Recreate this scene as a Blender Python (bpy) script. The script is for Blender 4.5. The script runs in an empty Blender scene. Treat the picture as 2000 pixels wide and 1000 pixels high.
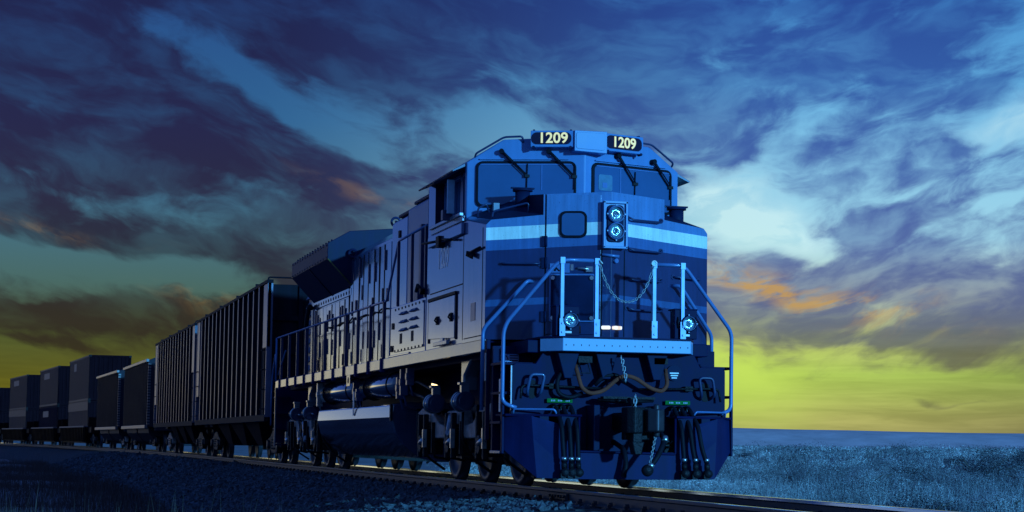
import bpy, bmesh, math, random
import numpy as np
from mathutils import Vector, Matrix
random.seed(7); RNG = np.random.default_rng(11)
S = bpy.context.scene; COL = S.collection
R = math.radians

# ------------------------------------------------------------------ helpers
def lin(r, g, b):
    f = lambda c: (c/255)/12.92 if c/255 <= .04045 else ((c/255+.055)/1.055)**2.4
    return (f(r), f(g), f(b))

def mat(name, col, rough=.5, metal=0., var=.25, vscale=3., bump=0., bscale=40., spec=.5, coat=0., emit=None, estr=0., streak=0., rvar=.1):
    m = bpy.data.materials.new(name); m.use_nodes = True
    nt = m.node_tree; N = nt.nodes; L = nt.links
    p = N['Principled BSDF']
    p.inputs['Metallic'].default_value = metal
    p.inputs['Specular IOR Level'].default_value = spec
    p.inputs['Coat Weight'].default_value = coat
    p.inputs['Coat Roughness'].default_value = .08
    tc = N.new('ShaderNodeTexCoord')
    nz = N.new('ShaderNodeTexNoise'); nz.inputs['Scale'].default_value = vscale; nz.inputs['Detail'].default_value = 7; nz.inputs['Roughness'].default_value = .65
    L.new(tc.outputs['Object'], nz.inputs['Vector'])
    fac = nz.outputs['Fac']
    if streak > 0:      # rain-washed dirt running down the sheet
        mp = N.new('ShaderNodeMapping'); mp.inputs['Scale'].default_value = (9, 9, .5)
        L.new(tc.outputs['Object'], mp.inputs['Vector'])
        n2 = N.new('ShaderNodeTexNoise'); n2.inputs['Scale'].default_value = 1.; n2.inputs['Detail'].default_value = 5
        L.new(mp.outputs['Vector'], n2.inputs['Vector'])
        mx = N.new('ShaderNodeMix'); mx.inputs['Factor'].default_value = streak
        L.new(nz.outputs['Fac'], mx.inputs['A']); L.new(n2.outputs['Fac'], mx.inputs['B']); fac = mx.outputs['Result']
    cr = N.new('ShaderNodeValToRGB'); cr.color_ramp.elements[0].position = .3; cr.color_ramp.elements[1].position = .72
    cr.color_ramp.elements[0].color = tuple(c*(1-var) for c in col)+(1,)
    cr.color_ramp.elements[1].color = tuple(min(1, c*(1+var)) for c in col)+(1,)
    L.new(fac, cr.inputs['Fac']); L.new(cr.outputs['Color'], p.inputs['Base Color'])
    mr = N.new('ShaderNodeMapRange'); mr.inputs['To Min'].default_value = max(.03, rough-rvar); mr.inputs['To Max'].default_value = min(1, rough+rvar)
    L.new(fac, mr.inputs['Value']); L.new(mr.outputs['Result'], p.inputs['Roughness'])
    if bump:
        nb = N.new('ShaderNodeTexNoise'); nb.inputs['Scale'].default_value = bscale; nb.inputs['Detail'].default_value = 4
        L.new(tc.outputs['Object'], nb.inputs['Vector'])
        b = N.new('ShaderNodeBump'); b.inputs['Strength'].default_value = bump; b.inputs['Distance'].default_value = .03
        L.new(nb.outputs['Fac'], b.inputs['Height']); L.new(b.outputs['Normal'], p.inputs['Normal'])
    if emit:
        p.inputs['Emission Color'].default_value = emit+(1,); p.inputs['Emission Strength'].default_value = estr
    return m

class MB:
    def __init__(s): s.v = []; s.f = []; s.m = []; s.sm = []; s.mi = 0
    def _add(s, vs, fs, smooth=False):
        o = len(s.v); s.v += [tuple(x) for x in vs]
        for k, f in enumerate(fs):
            s.f.append([i+o for i in f]); s.m.append(s.mi); s.sm.append(smooth if isinstance(smooth, bool) else smooth[k])
        return s
    def box(s, x0, x1, y0, y1, z0, z1):
        v = [(x, y, z) for x in (x0, x1) for y in (y0, y1) for z in (z0, z1)]
        return s._add(v, [(0,1,3,2),(4,6,7,5),(0,4,5,1),(2,3,7,6),(0,2,6,4),(1,5,7,3)])
    def prism(s, pts, ax, a, b):
        def P(p, t): return {'x': (t, p[0], p[1]), 'y': (p[0], t, p[1]), 'z': (p[0], p[1], t)}[ax]
        n = len(pts); v = [P(p, a) for p in pts]+[P(p, b) for p in pts]
        f = [list(range(n)), list(range(2*n-1, n-1, -1))]+[(i, (i+1) % n, n+(i+1) % n, n+i) for i in range(n)]
        return s._add(v, f)
    def loft(s, ringA, ringB, cap=True):
        n = len(ringA); v = list(ringA)+list(ringB)
        f = [(i, (i+1) % n, n+(i+1) % n, n+i) for i in range(n)]
        if cap: f += [list(range(n)), list(range(2*n-1, n-1, -1))]
        return s._add(v, f)
    def cyl(s, p0, p1, r0, r1=None, n=20, cap=True):
        r1 = r0 if r1 is None else r1
        p0 = Vector(p0); p1 = Vector(p1); d = (p1-p0).normalized()
        a = d.orthogonal().normalized(); b = d.cross(a)
        v = [p0+(a*math.cos(2*math.pi*i/n)+b*math.sin(2*math.pi*i/n))*r0 for i in range(n)]
        v += [p1+(a*math.cos(2*math.pi*i/n)+b*math.sin(2*math.pi*i/n))*r1 for i in range(n)]
        f = [(i, (i+1) % n, n+(i+1) % n, n+i) for i in range(n)]; sm = [True]*n
        if cap: f += [list(range(n)), list(range(2*n-1, n-1, -1))]; sm += [False]*2
        return s._add(v, f, sm)
    def lathe(s, c, d, prof, n=28):     # prof: (radius, distance along d)
        c = Vector(c); d = Vector(d).normalized(); a = d.orthogonal().normalized(); b = d.cross(a); v = []; f = []
        for r, h in prof:
            for i in range(n):
                v.append(c+d*h+(a*math.cos(2*math.pi*i/n)+b*math.sin(2*math.pi*i/n))*max(r, 1e-4))
        for k in range(len(prof)-1):
            for i in range(n): f.append((k*n+i, k*n+(i+1) % n, (k+1)*n+(i+1) % n, (k+1)*n+i))
        return s._add(v, f, True)
    def tube(s, path, r, n=8, closed=False, fillet=0.):
        P = [Vector(p) for p in path]
        if fillet > 0 and len(P) > 2:
            Q = [P[0]]
            for i in range(1, len(P)-1):
                a, b, c = P[i-1], P[i], P[i+1]; d1 = (a-b); d2 = (c-b); t = min(fillet, d1.length*.45, d2.length*.45)
                A = b+d1.normalized()*t; B = b+d2.normalized()*t
                for k in range(6):
                    w = k/5; Q.append(A*(1-w)**2+b*2*w*(1-w)+B*w*w)
            Q.append(P[-1]); P = Q
        m = len(P); v = []; f = []; up = None
        for i in range(m):
            if closed: d = P[(i+1) % m]-P[i-1]
            else: d = P[min(i+1, m-1)]-P[max(i-1, 0)]
            d.normalize()
            up = d.orthogonal().normalized() if up is None else (up-d*up.dot(d)).normalized()
            b = d.cross(up)
            for k in range(n):
                t = 2*math.pi*k/n; v.append(P[i]+(up*math.cos(t)+b*math.sin(t))*r)
        for i in range(m if closed else m-1):
            j = (i+1) % m
            for k in range(n): f.append((i*n+k, i*n+(k+1) % n, j*n+(k+1) % n, j*n+k))
        sm = [True]*len(f)
        if not closed: f += [list(range(n)), list(range(m*n-1, (m-1)*n-1, -1))]; sm += [False]*2
        return s._add(v, f, sm)
    def torus(s, c, ax, Rr, r, n=24, k=8):
        c = Vector(c); d = Vector(ax).normalized(); a = d.orthogonal().normalized(); b = d.cross(a)
        return s.tube([c+(a*math.cos(2*math.pi*i/n)+b*math.sin(2*math.pi*i/n))*Rr for i in range(n)], r, k, True)
    def link(s, c, along, side, L, W, r):
        c = Vector(c); A = Vector(along).normalized(); B = Vector(side); B = (B-A*B.dot(A)).normalized(); pts = []
        for i in range(12):
            t = 2*math.pi*i/12; pts.append(c+A*(math.cos(t)*W/2+math.copysign((L-W)/2, math.cos(t)))+B*math.sin(t)*W/2)
        return s.tube(pts, r, 6, True)
    def build(s, name, mats, parent=None, bevel=0., seg=2, recalc=True):
        me = bpy.data.meshes.new(name); me.from_pydata(s.v, [], s.f)
        if recalc:
            bm = bmesh.new(); bm.from_mesh(me); bmesh.ops.recalc_face_normals(bm, faces=bm.faces[:]); bm.to_mesh(me); bm.free()
        for m in (mats if isinstance(mats, (list, tuple)) else [mats]): me.materials.append(m)
        me.polygons.foreach_set('material_index', s.m); me.polygons.foreach_set('use_smooth', s.sm); me.update()
        o = bpy.data.objects.new(name, me); COL.objects.link(o)
        if parent: o.parent = parent
        if bevel:
            b = o.modifiers.new('bevel', 'BEVEL'); b.width = bevel; b.segments = seg; b.limit_method = 'ANGLE'; b.angle_limit = R(35)
        return o

def npmesh(name, V, F, m, smooth=False, kind=None, label=None, cat=None):   # quick mesh from arrays; F (n,3) or (n,4)
    me = bpy.data.meshes.new(name); n, k = F.shape
    me.vertices.add(len(V)); me.vertices.foreach_set('co', np.ascontiguousarray(V, dtype=np.float32).ravel())
    me.loops.add(n*k); me.loops.foreach_set('vertex_index', np.ascontiguousarray(F, dtype=np.int32).ravel())
    me.polygons.add(n); me.polygons.foreach_set('loop_start', np.arange(0, n*k, k, dtype=np.int32))
    me.polygons.foreach_set('use_smooth', np.full(n, smooth)); me.update(calc_edges=True); me.validate()
    for x in (m if isinstance(m, list) else [m]): me.materials.append(x)
    o = bpy.data.objects.new(name, me); COL.objects.link(o); tag(o, label, cat, None, kind); return o

def tag(o, label=None, cat=None, group=None, kind=None):
    for k, x in (('label', label), ('category', cat), ('group', group), ('kind', kind)):
        if x: o[k] = x
    return o
def empty(name, loc=(0, 0, 0), rz=0., label=None, cat=None, group=None):
    o = bpy.data.objects.new(name, None); o.empty_display_size = .3; COL.objects.link(o); o.location = loc; o.rotation_euler = (0, 0, rz)
    return tag(o, label, cat, group)
def kids(o): return [c for c in bpy.data.objects if c.parent == o]
def copy_tree(o, parent=None, dx=None):
    c = o.copy(); COL.objects.link(c); c.parent = parent
    for ch in kids(o): copy_tree(ch, c)
    return c
def text(body, size, origin, xdir, ydir, m, parent, name, depth=.004, align='CENTER', sx=1.):
    cu = bpy.data.curves.new('t', 'FONT'); cu.body = body; cu.size = size; cu.extrude = depth; cu.align_x = align; cu.align_y = 'CENTER'; cu.offset = size*.02
    t = bpy.data.objects.new('t', cu); COL.objects.link(t); dg = bpy.context.evaluated_depsgraph_get(); dg.update()
    me = bpy.data.meshes.new_from_object(t.evaluated_get(dg)); bpy.data.objects.remove(t)
    X = Vector(xdir).normalized(); Y = Vector(ydir).normalized(); Z = X.cross(Y); o = Vector(origin)
    for v in me.vertices: p = o+X*v.co.x*sx+Y*v.co.y+Z*v.co.z; v.co = p
    me.materials.clear(); me.materials.append(m); me.name = name
    ob = bpy.data.objects.new(name, me); COL.objects.link(ob); ob.parent = parent; return ob

# ------------------------------------------------------------------ camera (solved from the photograph)
FOC = 3886.18; CAMP = Vector((-7.566194, -25.14951, .554276)); YAW, PIT, ROL = .24886, .0940435, .01355717
fw = Vector((math.sin(YAW)*math.cos(PIT), math.cos(YAW)*math.cos(PIT), math.sin(PIT)))
r0 = Vector((math.cos(YAW), -math.sin(YAW), 0)); u0 = r0.cross(fw)
rr = r0*math.cos(ROL)+u0*math.sin(ROL); uu = -r0*math.sin(ROL)+u0*math.cos(ROL)
cd = bpy.data.cameras.new('camera'); co = bpy.data.objects.new('camera', cd); COL.objects.link(co)
cd.sensor_width = 36; cd.lens = FOC/2000*36; cd.clip_end = 9000; cd.clip_start = .2
co.matrix_world = Matrix(((rr.x, uu.x, -fw.x, CAMP.x), (rr.y, uu.y, -fw.y, CAMP.y), (rr.z, uu.z, -fw.z, CAMP.z), (0, 0, 0, 1)))
S.camera = co

# ------------------------------------------------------------------ materials
M = {}
def nose_paint():
    """upper blue, pale band, mid blue, navy, thin band: painted livery, drooping slightly outward"""
    m = mat('nose_livery_paint', (.1, .3, .6), .38, 0, .1, 2., coat=.25, spec=.4)
    nt = m.node_tree; N = nt.nodes; L = nt.links; p = N['Principled BSDF']
    tc = N.new('ShaderNodeTexCoord'); sx = N.new('ShaderNodeSeparateXYZ'); L.new(tc.outputs['Object'], sx.inputs[0])
    def ma(op, a, b=None):
        n = N.new('ShaderNodeMath'); n.operation = op
        for i, x in enumerate((a, b)):
            if x is None: continue
            if isinstance(x, (int, float)): n.inputs[i].default_value = x
            else: L.new(x, n.inputs[i])
        return n.outputs[0]
    ax = ma('ABSOLUTE', sx.outputs[0])
    t = ma('ADD', sx.outputs[2], ma('MULTIPLY', ax, .055))
    t = ma('DIVIDE', ma('SUBTRACT', t, 1.5), 2.5)     # 1.5 .. 4.0
    cr = N.new('ShaderNodeValToRGB'); cr.color_ramp.interpolation = 'CONSTANT'; E = cr.color_ramp.elements
    stops = [(1.5, NAVY), (2.405, THIN), (2.49, NAVY), (3.135, MIDB), (3.275, PALE), (3.435, UPB)]
    while len(E) < len(stops): E.new(.5)
    for e, (z, c) in zip(E, stops): e.position = (z-1.5)/2.5; e.color = c+(1,)
    L.new(t, cr.inputs['Fac'])
    nz = N.new('ShaderNodeTexNoise'); nz.inputs['Scale'].default_value = 2.2; nz.inputs['Detail'].default_value = 8; L.new(tc.outputs['Object'], nz.inputs['Vector'])
    mr = N.new('ShaderNodeMapRange'); mr.inputs['To Min'].default_value = .72; mr.inputs['To Max'].default_value = 1.22; L.new(nz.outputs['Fac'], mr.inputs['Value'])
    mx = N.new('ShaderNodeMix'); mx.data_type = 'RGBA'; mx.blend_type = 'MULTIPLY'; mx.inputs['Factor'].default_value = 1
    mp = N.new('ShaderNodeMapping'); mp.inputs['Scale'].default_value = (14, 14, 1.1); L.new(tc.outputs['Object'], mp.inputs['Vector'])
    n2 = N.new('ShaderNodeTexNoise'); n2.inputs['Scale'].default_value = 1.; n2.inputs['Detail'].default_value = 6; n2.inputs['Roughness'].default_value = .7; L.new(mp.outputs['Vector'], n2.inputs['Vector'])
    m2 = N.new('ShaderNodeMapRange'); m2.inputs['From Min'].default_value = .35; m2.inputs['From Max'].default_value = .65; m2.inputs['To Min'].default_value = .80; m2.inputs['To Max'].default_value = 1.08; L.new(n2.outputs['Fac'], m2.inputs['Value'])
    n3 = N.new('ShaderNodeTexNoise'); n3.inputs['Scale'].default_value = 60.; n3.inputs['Detail'].default_value = 2; L.new(tc.outputs['Object'], n3.inputs['Vector'])
    m3 = N.new('ShaderNodeMapRange'); m3.inputs['From Min'].default_value = .66; m3.inputs['From Max'].default_value = .72; m3.inputs['To Min'].default_value = 1.; m3.inputs['To Max'].default_value = .55; L.new(n3.outputs['Fac'], m3.inputs['Value'])
    L.new(cr.outputs['Color'], mx.inputs['A']); L.new(ma('MULTIPLY', ma('MULTIPLY', mr.outputs['Result'], m2.outputs['Result']), m3.outputs['Result']), mx.inputs['B'])
    nb = N.new('ShaderNodeTexNoise'); nb.inputs['Scale'].default_value = 2.5; L.new(tc.outputs['Object'], nb.inputs['Vector'])
    bp_ = N.new('ShaderNodeBump'); bp_.inputs['Strength'].default_value = .12; bp_.inputs['Distance'].default_value = .03; L.new(nb.outputs['Fac'], bp_.inputs['Height']); L.new(bp_.outputs['Normal'], p.inputs['Normal']); L.new(mx.outputs['Result'], p.inputs['Base Color'])
    return m
UPB = (.10, .235, .50); PALE = (.80, .90, .90); MIDB = (.05, .14, .36); NAVY = (.012, .030, .115); THIN = (.03, .10, .27)
M['ac'] = mat('anticlimber_light_blue_paint', (.22, .40, .66), .4, 0, .14, 5, streak=.4, spec=.3)
M['nose'] = nose_paint()
M['cab'] = mat('cab_blue_paint', UPB, .4, 0, .16, 2.2, coat=.2, streak=.4, spec=0.3)
M['glare'] = mat('anti_glare_dark_paint', (.006, .014, .055), .6, 0, .25, 4, spec=0.1)
M['side'] = mat('grey_side_paint', (.075, .125, .28), .14, .5, .35, 1.6, coat=.5, streak=.65, spec=.6, bump=.05, bscale=2.2, rvar=.08)
M['sideh'] = mat('silver_sill_paint', (.22, .25, .32), .25, .4, .25, 3, coat=.3, streak=.4)
M['hood'] = mat('silver_hood_paint', (.18, .235, .36), .13, .65, .35, 1.8, coat=.4, streak=.6, bump=.07, bscale=1.6, rvar=.08)
M['boxb'] = mat('blue_cabinet_paint', (.035, .075, .19), .35, .1, .25, 2, coat=.2, streak=.5)
M['rad'] = mat('radiator_dark_paint', (.010, .014, .055), .5, 0, .3, 3, streak=.5, spec=.12)
M['navy'] = mat('navy_steel', (.005, .008, .050), .5, .0, .35, 4, streak=.4, spec=0.06)
M['plow'] = mat('plow_navy_paint', (.008, .015, .075), .5, 0, .3, 3, streak=.5, spec=0.06)
M['black'] = mat('black_rubber', (.006, .008, .016), .55, 0, .3, 8, spec=.1)
M['iron'] = mat('grimy_cast_iron', (.009, .010, .016), .55, .4, .5, 6, bump=.4, bscale=30, spec=0.3)
M['rust'] = mat('dusty_cast_steel', (.34, .28, .27), .55, .3, .6, 9, bump=.5, bscale=24)
M['rail_b'] = mat('handrail_blue_paint', (.085, .19, .44), .35, .1, .12, 5, coat=.2)
M['rail_d'] = mat('dark_handrail_paint', (.02, .035, .11), .4, .1, .2, 5)
M['white'] = mat('white_enamel', (.75, .77, .76), .4, 0, .12, 6)
M['chrome'] = mat('chromed_reflector', (.75, .8, .85), .12, 1, .12, 12)
M['glass'] = mat('window_glass', (.03, .105, .25), .1, 0, .1, 2, spec=.45, rvar=.03)
M['lens'] = mat('lamp_lens', (.20, .34, .46), .12, .4, .6, 18, bump=.3, bscale=14, coat=.7)
M['steel'] = mat('bright_steel', (.55, .57, .6), .3, .9, .2, 8)
M['foot'] = mat('blue_bracket_paint', (.006, .016, .10), .7, 0, .2, 5, spec=.08)
M['sidenum'] = mat('white_number_stencil', (.80, .82, .86), .35, 0, .25, 10, spec=.6, coat=.4)
M['shrubd'] = mat('dark_shrub_leaves', (.075, .075, .10), .9, 0, .4, 1.6, spec=.1)
M['notice'] = mat('cab_notice_paper', (.07, .18, .30), .6, 0, .2, 9)
M['chain'] = mat('galvanised_chain', (.30, .33, .38), .4, .4, .2, 9)
M['cable'] = mat('brown_rubber_cable', (.20, .055, .035), .7, 0, .2, 8, spec=.08)
M['wheel'] = mat('wheel_steel', (.045, .045, .06), .45, .6, .35, 5)
M['tread'] = mat('polished_wheel_tread', (.25, .25, .27), .3, .9, .2, 5)
M['tank'] = mat('fuel_tank_grey_paint', (.06, .07, .14), .12, .2, .25, 2.5, coat=1., spec=.8, streak=.4)
M['digit'] = mat('lit_number_digits', (.8, .72, .4), .4, 0, .0, 4, emit=(1., .74, .16), estr=.55)
M['nb'] = mat('number_board_dark_glass', (.006, .006, .03), .25, 0, .1, 2)
M['marker'] = mat('lit_marker_lens', (.9, .85, .75), .3, 0, 0., 2, emit=(1., .86, .66), estr=.9)
M['amber'] = mat('lit_inspection_lamp', (.9, .8, .6), .3, 0, 0., 2, emit=(1., .75, .35), estr=2.5)
M['green'] = mat('green_stencil_strip', (.004, .16, .035), .8, 0, .25, 12, spec=.05)
M['numgrey'] = mat('pale_grey_stencil', (.42, .46, .58), .25, 0, .3, 12)
M['yellow'] = mat('ochre_edge_paint', (.16, .13, .03), .5, 0, .3, 9)
M['hop'] = mat('hopper_dark_steel', (.010, .008, .016), .6, .0, .45, 2.5, streak=.7, bump=.1, bscale=3, spec=0.06)
M['hoprib'] = mat('hopper_pale_panel_lit_rib', (.13, .12, .19), .35, .3, .35, 4, streak=.6)  # pale end panels and posts; on rib caps it paints caught light
M['hopg'] = mat('grey_hopper_steel', (.03, .028, .042), .5, .1, .35, 3, streak=.6, spec=0.05)
M['hopgr'] = mat('grey_hopper_rib_lit', (.42, .38, .46), .4, .25, .3, 3, streak=.5)  # pale rib caps: the light on the ribs is put into the colour
M['contfit'] = mat('container_fittings', (.02, .012, .016), .6, 0, .3, 6, spec=.1)
M['hopgr2'] = mat('worn_container_band', (.075, .045, .055), .5, 0, .4, 4, streak=.5, spec=.2)
M['galv'] = mat('galvanised_top_chord', (.16, .14, .16), .35, .3, .25, 4)
M['cont'] = mat('dark_container_paint', (.055, .026, .034), .5, 0, .35, 2, streak=.6, spec=.2)
M['contend'] = mat('container_end_shade_paint', (.014, .005, .009), .8, 0, .35, 2, streak=.6, spec=.02)  # container ends painted darker than the sides to stand for shade
M['contn'] = mat('navy_container_paint', (.045, .024, .036), .7, 0, .35, 2, streak=.6, spec=0.02)
M['patch'] = mat('pale_container_panel', (.12, .095, .12), .5, 0, .35, 5)
M['well'] = mat('well_car_brown_paint', (.02, .009, .009), .5, .1, .4, 3, streak=.5, spec=0.02)
M['railtop'] = mat('polished_rail_head', (.72, .90, 1.), .10, .7, .06, 3, rvar=.03)
M['railside'] = mat('brown_rail_web', (.055, .055, .075), .5, .2, .4, 5, streak=.2)
M['tie'] = mat('weathered_sleeper_timber', (.045, .04, .045), .85, 0, .45, 6, bump=.5, bscale=18)
M['plate'] = mat('tie_plate_steel', (.04, .038, .045), .5, .5, .4, 8)
M['stone'] = mat('ballast_stone', (.075, .085, .11), .75, 0, .8, 7, spec=.3)
M['bed'] = mat('ballast_bed', (.035, .037, .05), .95, 0, .7, 9, bump=1, bscale=25)
M['soil'] = mat('dry_plain_soil', (.24, .23, .25), 1, 0, .4, .25, bump=.6, bscale=2.5, spec=.1)
M['hill'] = mat('hazy_bare_hillside', (.70, .52, .54), 1, 0, .22, .03, spec=0)  # distance haze is put into this pale base colour
M['drygrass'] = mat('dry_grass_blades', (.35, .34, .37), .85, 0, .4, .8, spec=.1)
M['brush'] = mat('sagebrush_leaves', (.58, .56, .58), .9, 0, .4, .9, spec=.1)
M['brushd'] = mat('dark_sagebrush_leaves', (.22, .215, .24), .9, 0, .5, 1.6, spec=.1)
M['twig'] = mat('grey_twigs', (.12, .10, .09), .9, 0, .3, 9, spec=.1)
M['straw'] = mat('brown_trackside_grass', (.11, .075, .07), .85, 0, .45, 1.2, spec=.1)
M['litblue'] = mat('lit_deflector_and_blind_blue', (.40, .62, .8), .6, 0, .2, 4)  # bright base stands in for sunlight on the wind deflector

# ================================================================== LOCOMOTIVE
LOCO = empty('locomotive', (0, 0, 0), 0, 'blue diesel freight locomotive numbered 1209 with striped nose at the head of the train', 'locomotive')
K = .39; Y0 = -.6
CB = 1/math.sqrt(1+K*K); SB = K*CB
def fp(x, z, off=0., y0=Y0, k=K):      # point on the V-shaped front, pushed out along the facet normal
    s = 1 if x >= 0 else -1; c = 1/math.sqrt(1+k*k)
    return Vector((x+s*off*k*c, y0+k*abs(x)-off*c, z))
def fpanel(mb, x0, x1, z0, z1, o0, o1, y0=Y0, k=K, rad=0.):
    """slab lying on a facet, from offset o0 to o1, rounded corners"""
    if rad:
        pts = []
        for cx, cz, a0 in ((x1-rad, z1-rad, 0), (x0+rad, z1-rad, 90), (x0+rad, z0+rad, 180), (x1-rad, z0+rad, 270)):
            for i in range(6):
                a = R(a0+18*i); pts.append((cx+rad*math.cos(a), cz+rad*math.sin(a)))
    else: pts = [(x0, z0), (x1, z0), (x1, z1), (x0, z1)]
    return mb.loft([fp(x, z, o0, y0, k) for x, z in pts], [fp(x, z, o1, y0, k) for x, z in pts])
def fdir(x, k=K):
    s = 1 if x >= 0 else -1; c = 1/math.sqrt(1+k*k); return Vector((c, s*k*c, 0)), Vector((s*k*c, -c, 0))   # along, normal

# --- underframe, deck and sills
m = MB(); m.box(-1.2, 1.2, -.95, 20.42, 1.70, 1.86); m.box(-.45, .45, -.9, 20.3, 1.0, 1.70)
m.box(-1.45, 1.45, 0, 20.42, 1.86, 1.885)
m.build('underframe', M['navy'], LOCO, .01)
for sx in (-1, 1):
    m = MB(); m.box(min(sx*1.45, sx*1.53), max(sx*1.45, sx*1.53), .0, 20.45, 1.745, 1.915); m.build('side_sill', M['sideh'], LOCO, .008)
    # notches in the sill at each stanchion are done with darker brackets below

# --- nose
def ring(yadd, half):
    pass
m = MB()
for s in (-1, 1):
    F = [(s*1.53, 1.90), (s*1.53, 3.40), (s*1.47, 3.465), (s*.83, 3.53), (s*.83, 3.80), (0, 3.83), (0, 1.90)]
    B = [(s*1.53, 1.90), (s*1.53, 3.60), (s*1.47, 3.66), (s*.83, 3.955), (s*.83, 3.96), (0, 4.0), (0, 1.90)]
    fr = [fp(x if x else s*1e-9, z) for x, z in F]; fr = [Vector((0 if abs(p.x) < 1e-6 else p.x, p.y, p.z)) for p in fr]
    bk = [Vector((x, 1.30, z)) for x, z in B]
    n = len(fr)
    m.mi = 0; m._add(fr, [list(range(n))])
    v = fr+bk
    for i, mi in ((0, 2), (1, 2), (2, 1), (3, 1), (4, 0), (6, 0)):
        if i == 6: continue
        j = i+1; m.mi = mi; m._add([fr[i], fr[j], bk[j], bk[i]], [(0, 1, 2, 3)])
bm_nose = m.build('nose', [M['nose'], M['glare'], M['side']], LOCO)
bmx = bmesh.new(); bmx.from_mesh(bm_nose.data); bmesh.ops.remove_doubles(bmx, verts=bmx.verts[:], dist=.0005); bmesh.ops.recalc_face_normals(bmx, faces=bmx.faces[:]); bmx.to_mesh(bm_nose.data); bmx.free()
b = bm_nose.modifiers.new('bevel', 'BEVEL'); b.width = .018; b.segments = 3; b.limit_method = 'ANGLE'; b.angle_limit = R(20)
NOSE = bm_nose
# side seams and access panels of the nose / cab side
# nose door
m = MB(); fpanel(m, -.79, -.125, 1.97, 3.79, 0, .022); DOOR = m.build('nose_door', M['nose'], LOCO, .006)
m = MB(); fpanel(m, -.63, -.295, 3.225, 3.575, .022, .05, rad=.08); m.build('window_gasket', M['black'], DOOR, .006)
m = MB(); fpanel(m, -.60, -.325, 3.255, 3.545, .05, .054, rad=.06); m.build('window_pane', M['glass'], DOOR)
for z in (3.18, 2.9, 2.2):
    m = MB(); fpanel(m, -.845, -.775, z-.07, z+.07, .0, .03); m.cyl(fp(-.79, z-.07, .035), fp(-.79, z+.07, .035), .014, n=10); m.build('door_hinge', M['glare'], DOOR)
# equipment hatch in the lower door (dark screen held by corner bolts)
m = MB(); fpanel(m, -.745, -.185, 2.13, 2.755, .022, .05, rad=.03); HAT = m.build('screen_frame', M['rail_b'], LOCO, .004)
m = MB(); fpanel(m, -.725, -.205, 2.15, 2.735, .05, .056, rad=.02); m.build('screen_plate', M['glare'], HAT)
for x in (-.70, -.23):
    for z in (2.18, 2.70):
        m = MB(); a = fp(x, z, .055); m.cyl(a, a+fdir(x)[1]*.022, .028, n=6); m.build('corner_bolt', M['steel'], HAT)
m = MB(); fpanel(m, -.74, -.5, 2.77, 2.89, .022, .04); m.build('notice_plate', M['rail_b'], LOCO)
m = MB(); fpanel(m, -.69, -.665, 2.79, 2.87, .04, .044); m.tube([fp(-.69, 2.86, .045), fp(-.62, 2.79, .045)], .009, 6); m.build('notice_symbol', M['black'], LOCO)
m = MB(); fpanel(m, -.49, -.455, 2.80, 2.88, .022, .036); fpanel(m, -.30, -.22, 2.78, 2.85, .022, .06); m.tube([fp(-.40, 2.83, .05), fp(-.27, 2.815, .07)], .017, 8); m.build('door_latch', M['steel'], LOCO)
# headlight housing on the peak
hx = .035; hy = -.655
m = MB(); m.prism([(hx-.155, 3.09), (hx+.155, 3.09), (hx+.155, 3.70), (hx-.155, 3.70)], 'y', hy+.015, -.48)
for z0, z1, x0, x1 in ((3.09, 3.70, hx-.165, hx-.135), (3.09, 3.70, hx+.135, hx+.165), (3.67, 3.705, hx-.165, hx+.165), (3.085, 3.115, hx-.165, hx+.165)): m.box(x0, x1, hy-.02, hy+.02, z0, z1)
HL = m.build('headlight_housing', M['cab'], LOCO, .006)
m = MB(); pts = []
for cx, cz, a0 in ((hx+.06, 3.60, 0), (hx-.06, 3.60, 90), (hx-.06, 3.22, 180), (hx+.06, 3.22, 270)):
    for i in range(6): a = R(a0+18*i); pts.append((cx+.05*math.cos(a), cz+.05*math.sin(a)))
m.prism(pts, 'y', hy-.015, hy+.02); m.build('lamp_panel', M['glare'], HL, .004)
def lamp(c, d, r, parent, name):
    c = Vector(c); d = Vector(d)
    m = MB(); m.lathe(c, d, [(r*.86, -.02), (r*1.22, -.02), (r*1.22, .03), (r*1.12, .045), (r*.98, .04), (r*.98, .02)], 32); o = m.build(name, M['navy'] if name != 'headlight' else M['rail_b'], parent)
    m = MB(); m.lathe(c, d, [(0, .008), (r*.25, .01), (r*.27, .018), (r*.33, .018), (r*.5, .004), (r*.8, .016), (r*.97, .026), (r, .026)], 32); m.build('lamp_lens', M['lens'], o)
    m = MB(); m.lathe(c, d, [(r*.96, .03), (r*.99, .052), (r*1.08, .052), (r*1.1, .03)], 32); m.build('lamp_rim', M['boxb'], o)
    for k in range(4):
        m = MB(); a = R(45+90*k); e = d.orthogonal().normalized(); g = d.cross(e); q = c+(e*math.cos(a)+g*math.sin(a))*r*1.27; m.cyl(q-d*.01, q+d*.03, r*.11, n=8); m.build('lamp_lug', M['boxb'], o)
    return o
for z in (3.53, 3.31): lamp((hx, hy-.02, z), (0, -1, 0), .092, HL, 'headlight')
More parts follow.
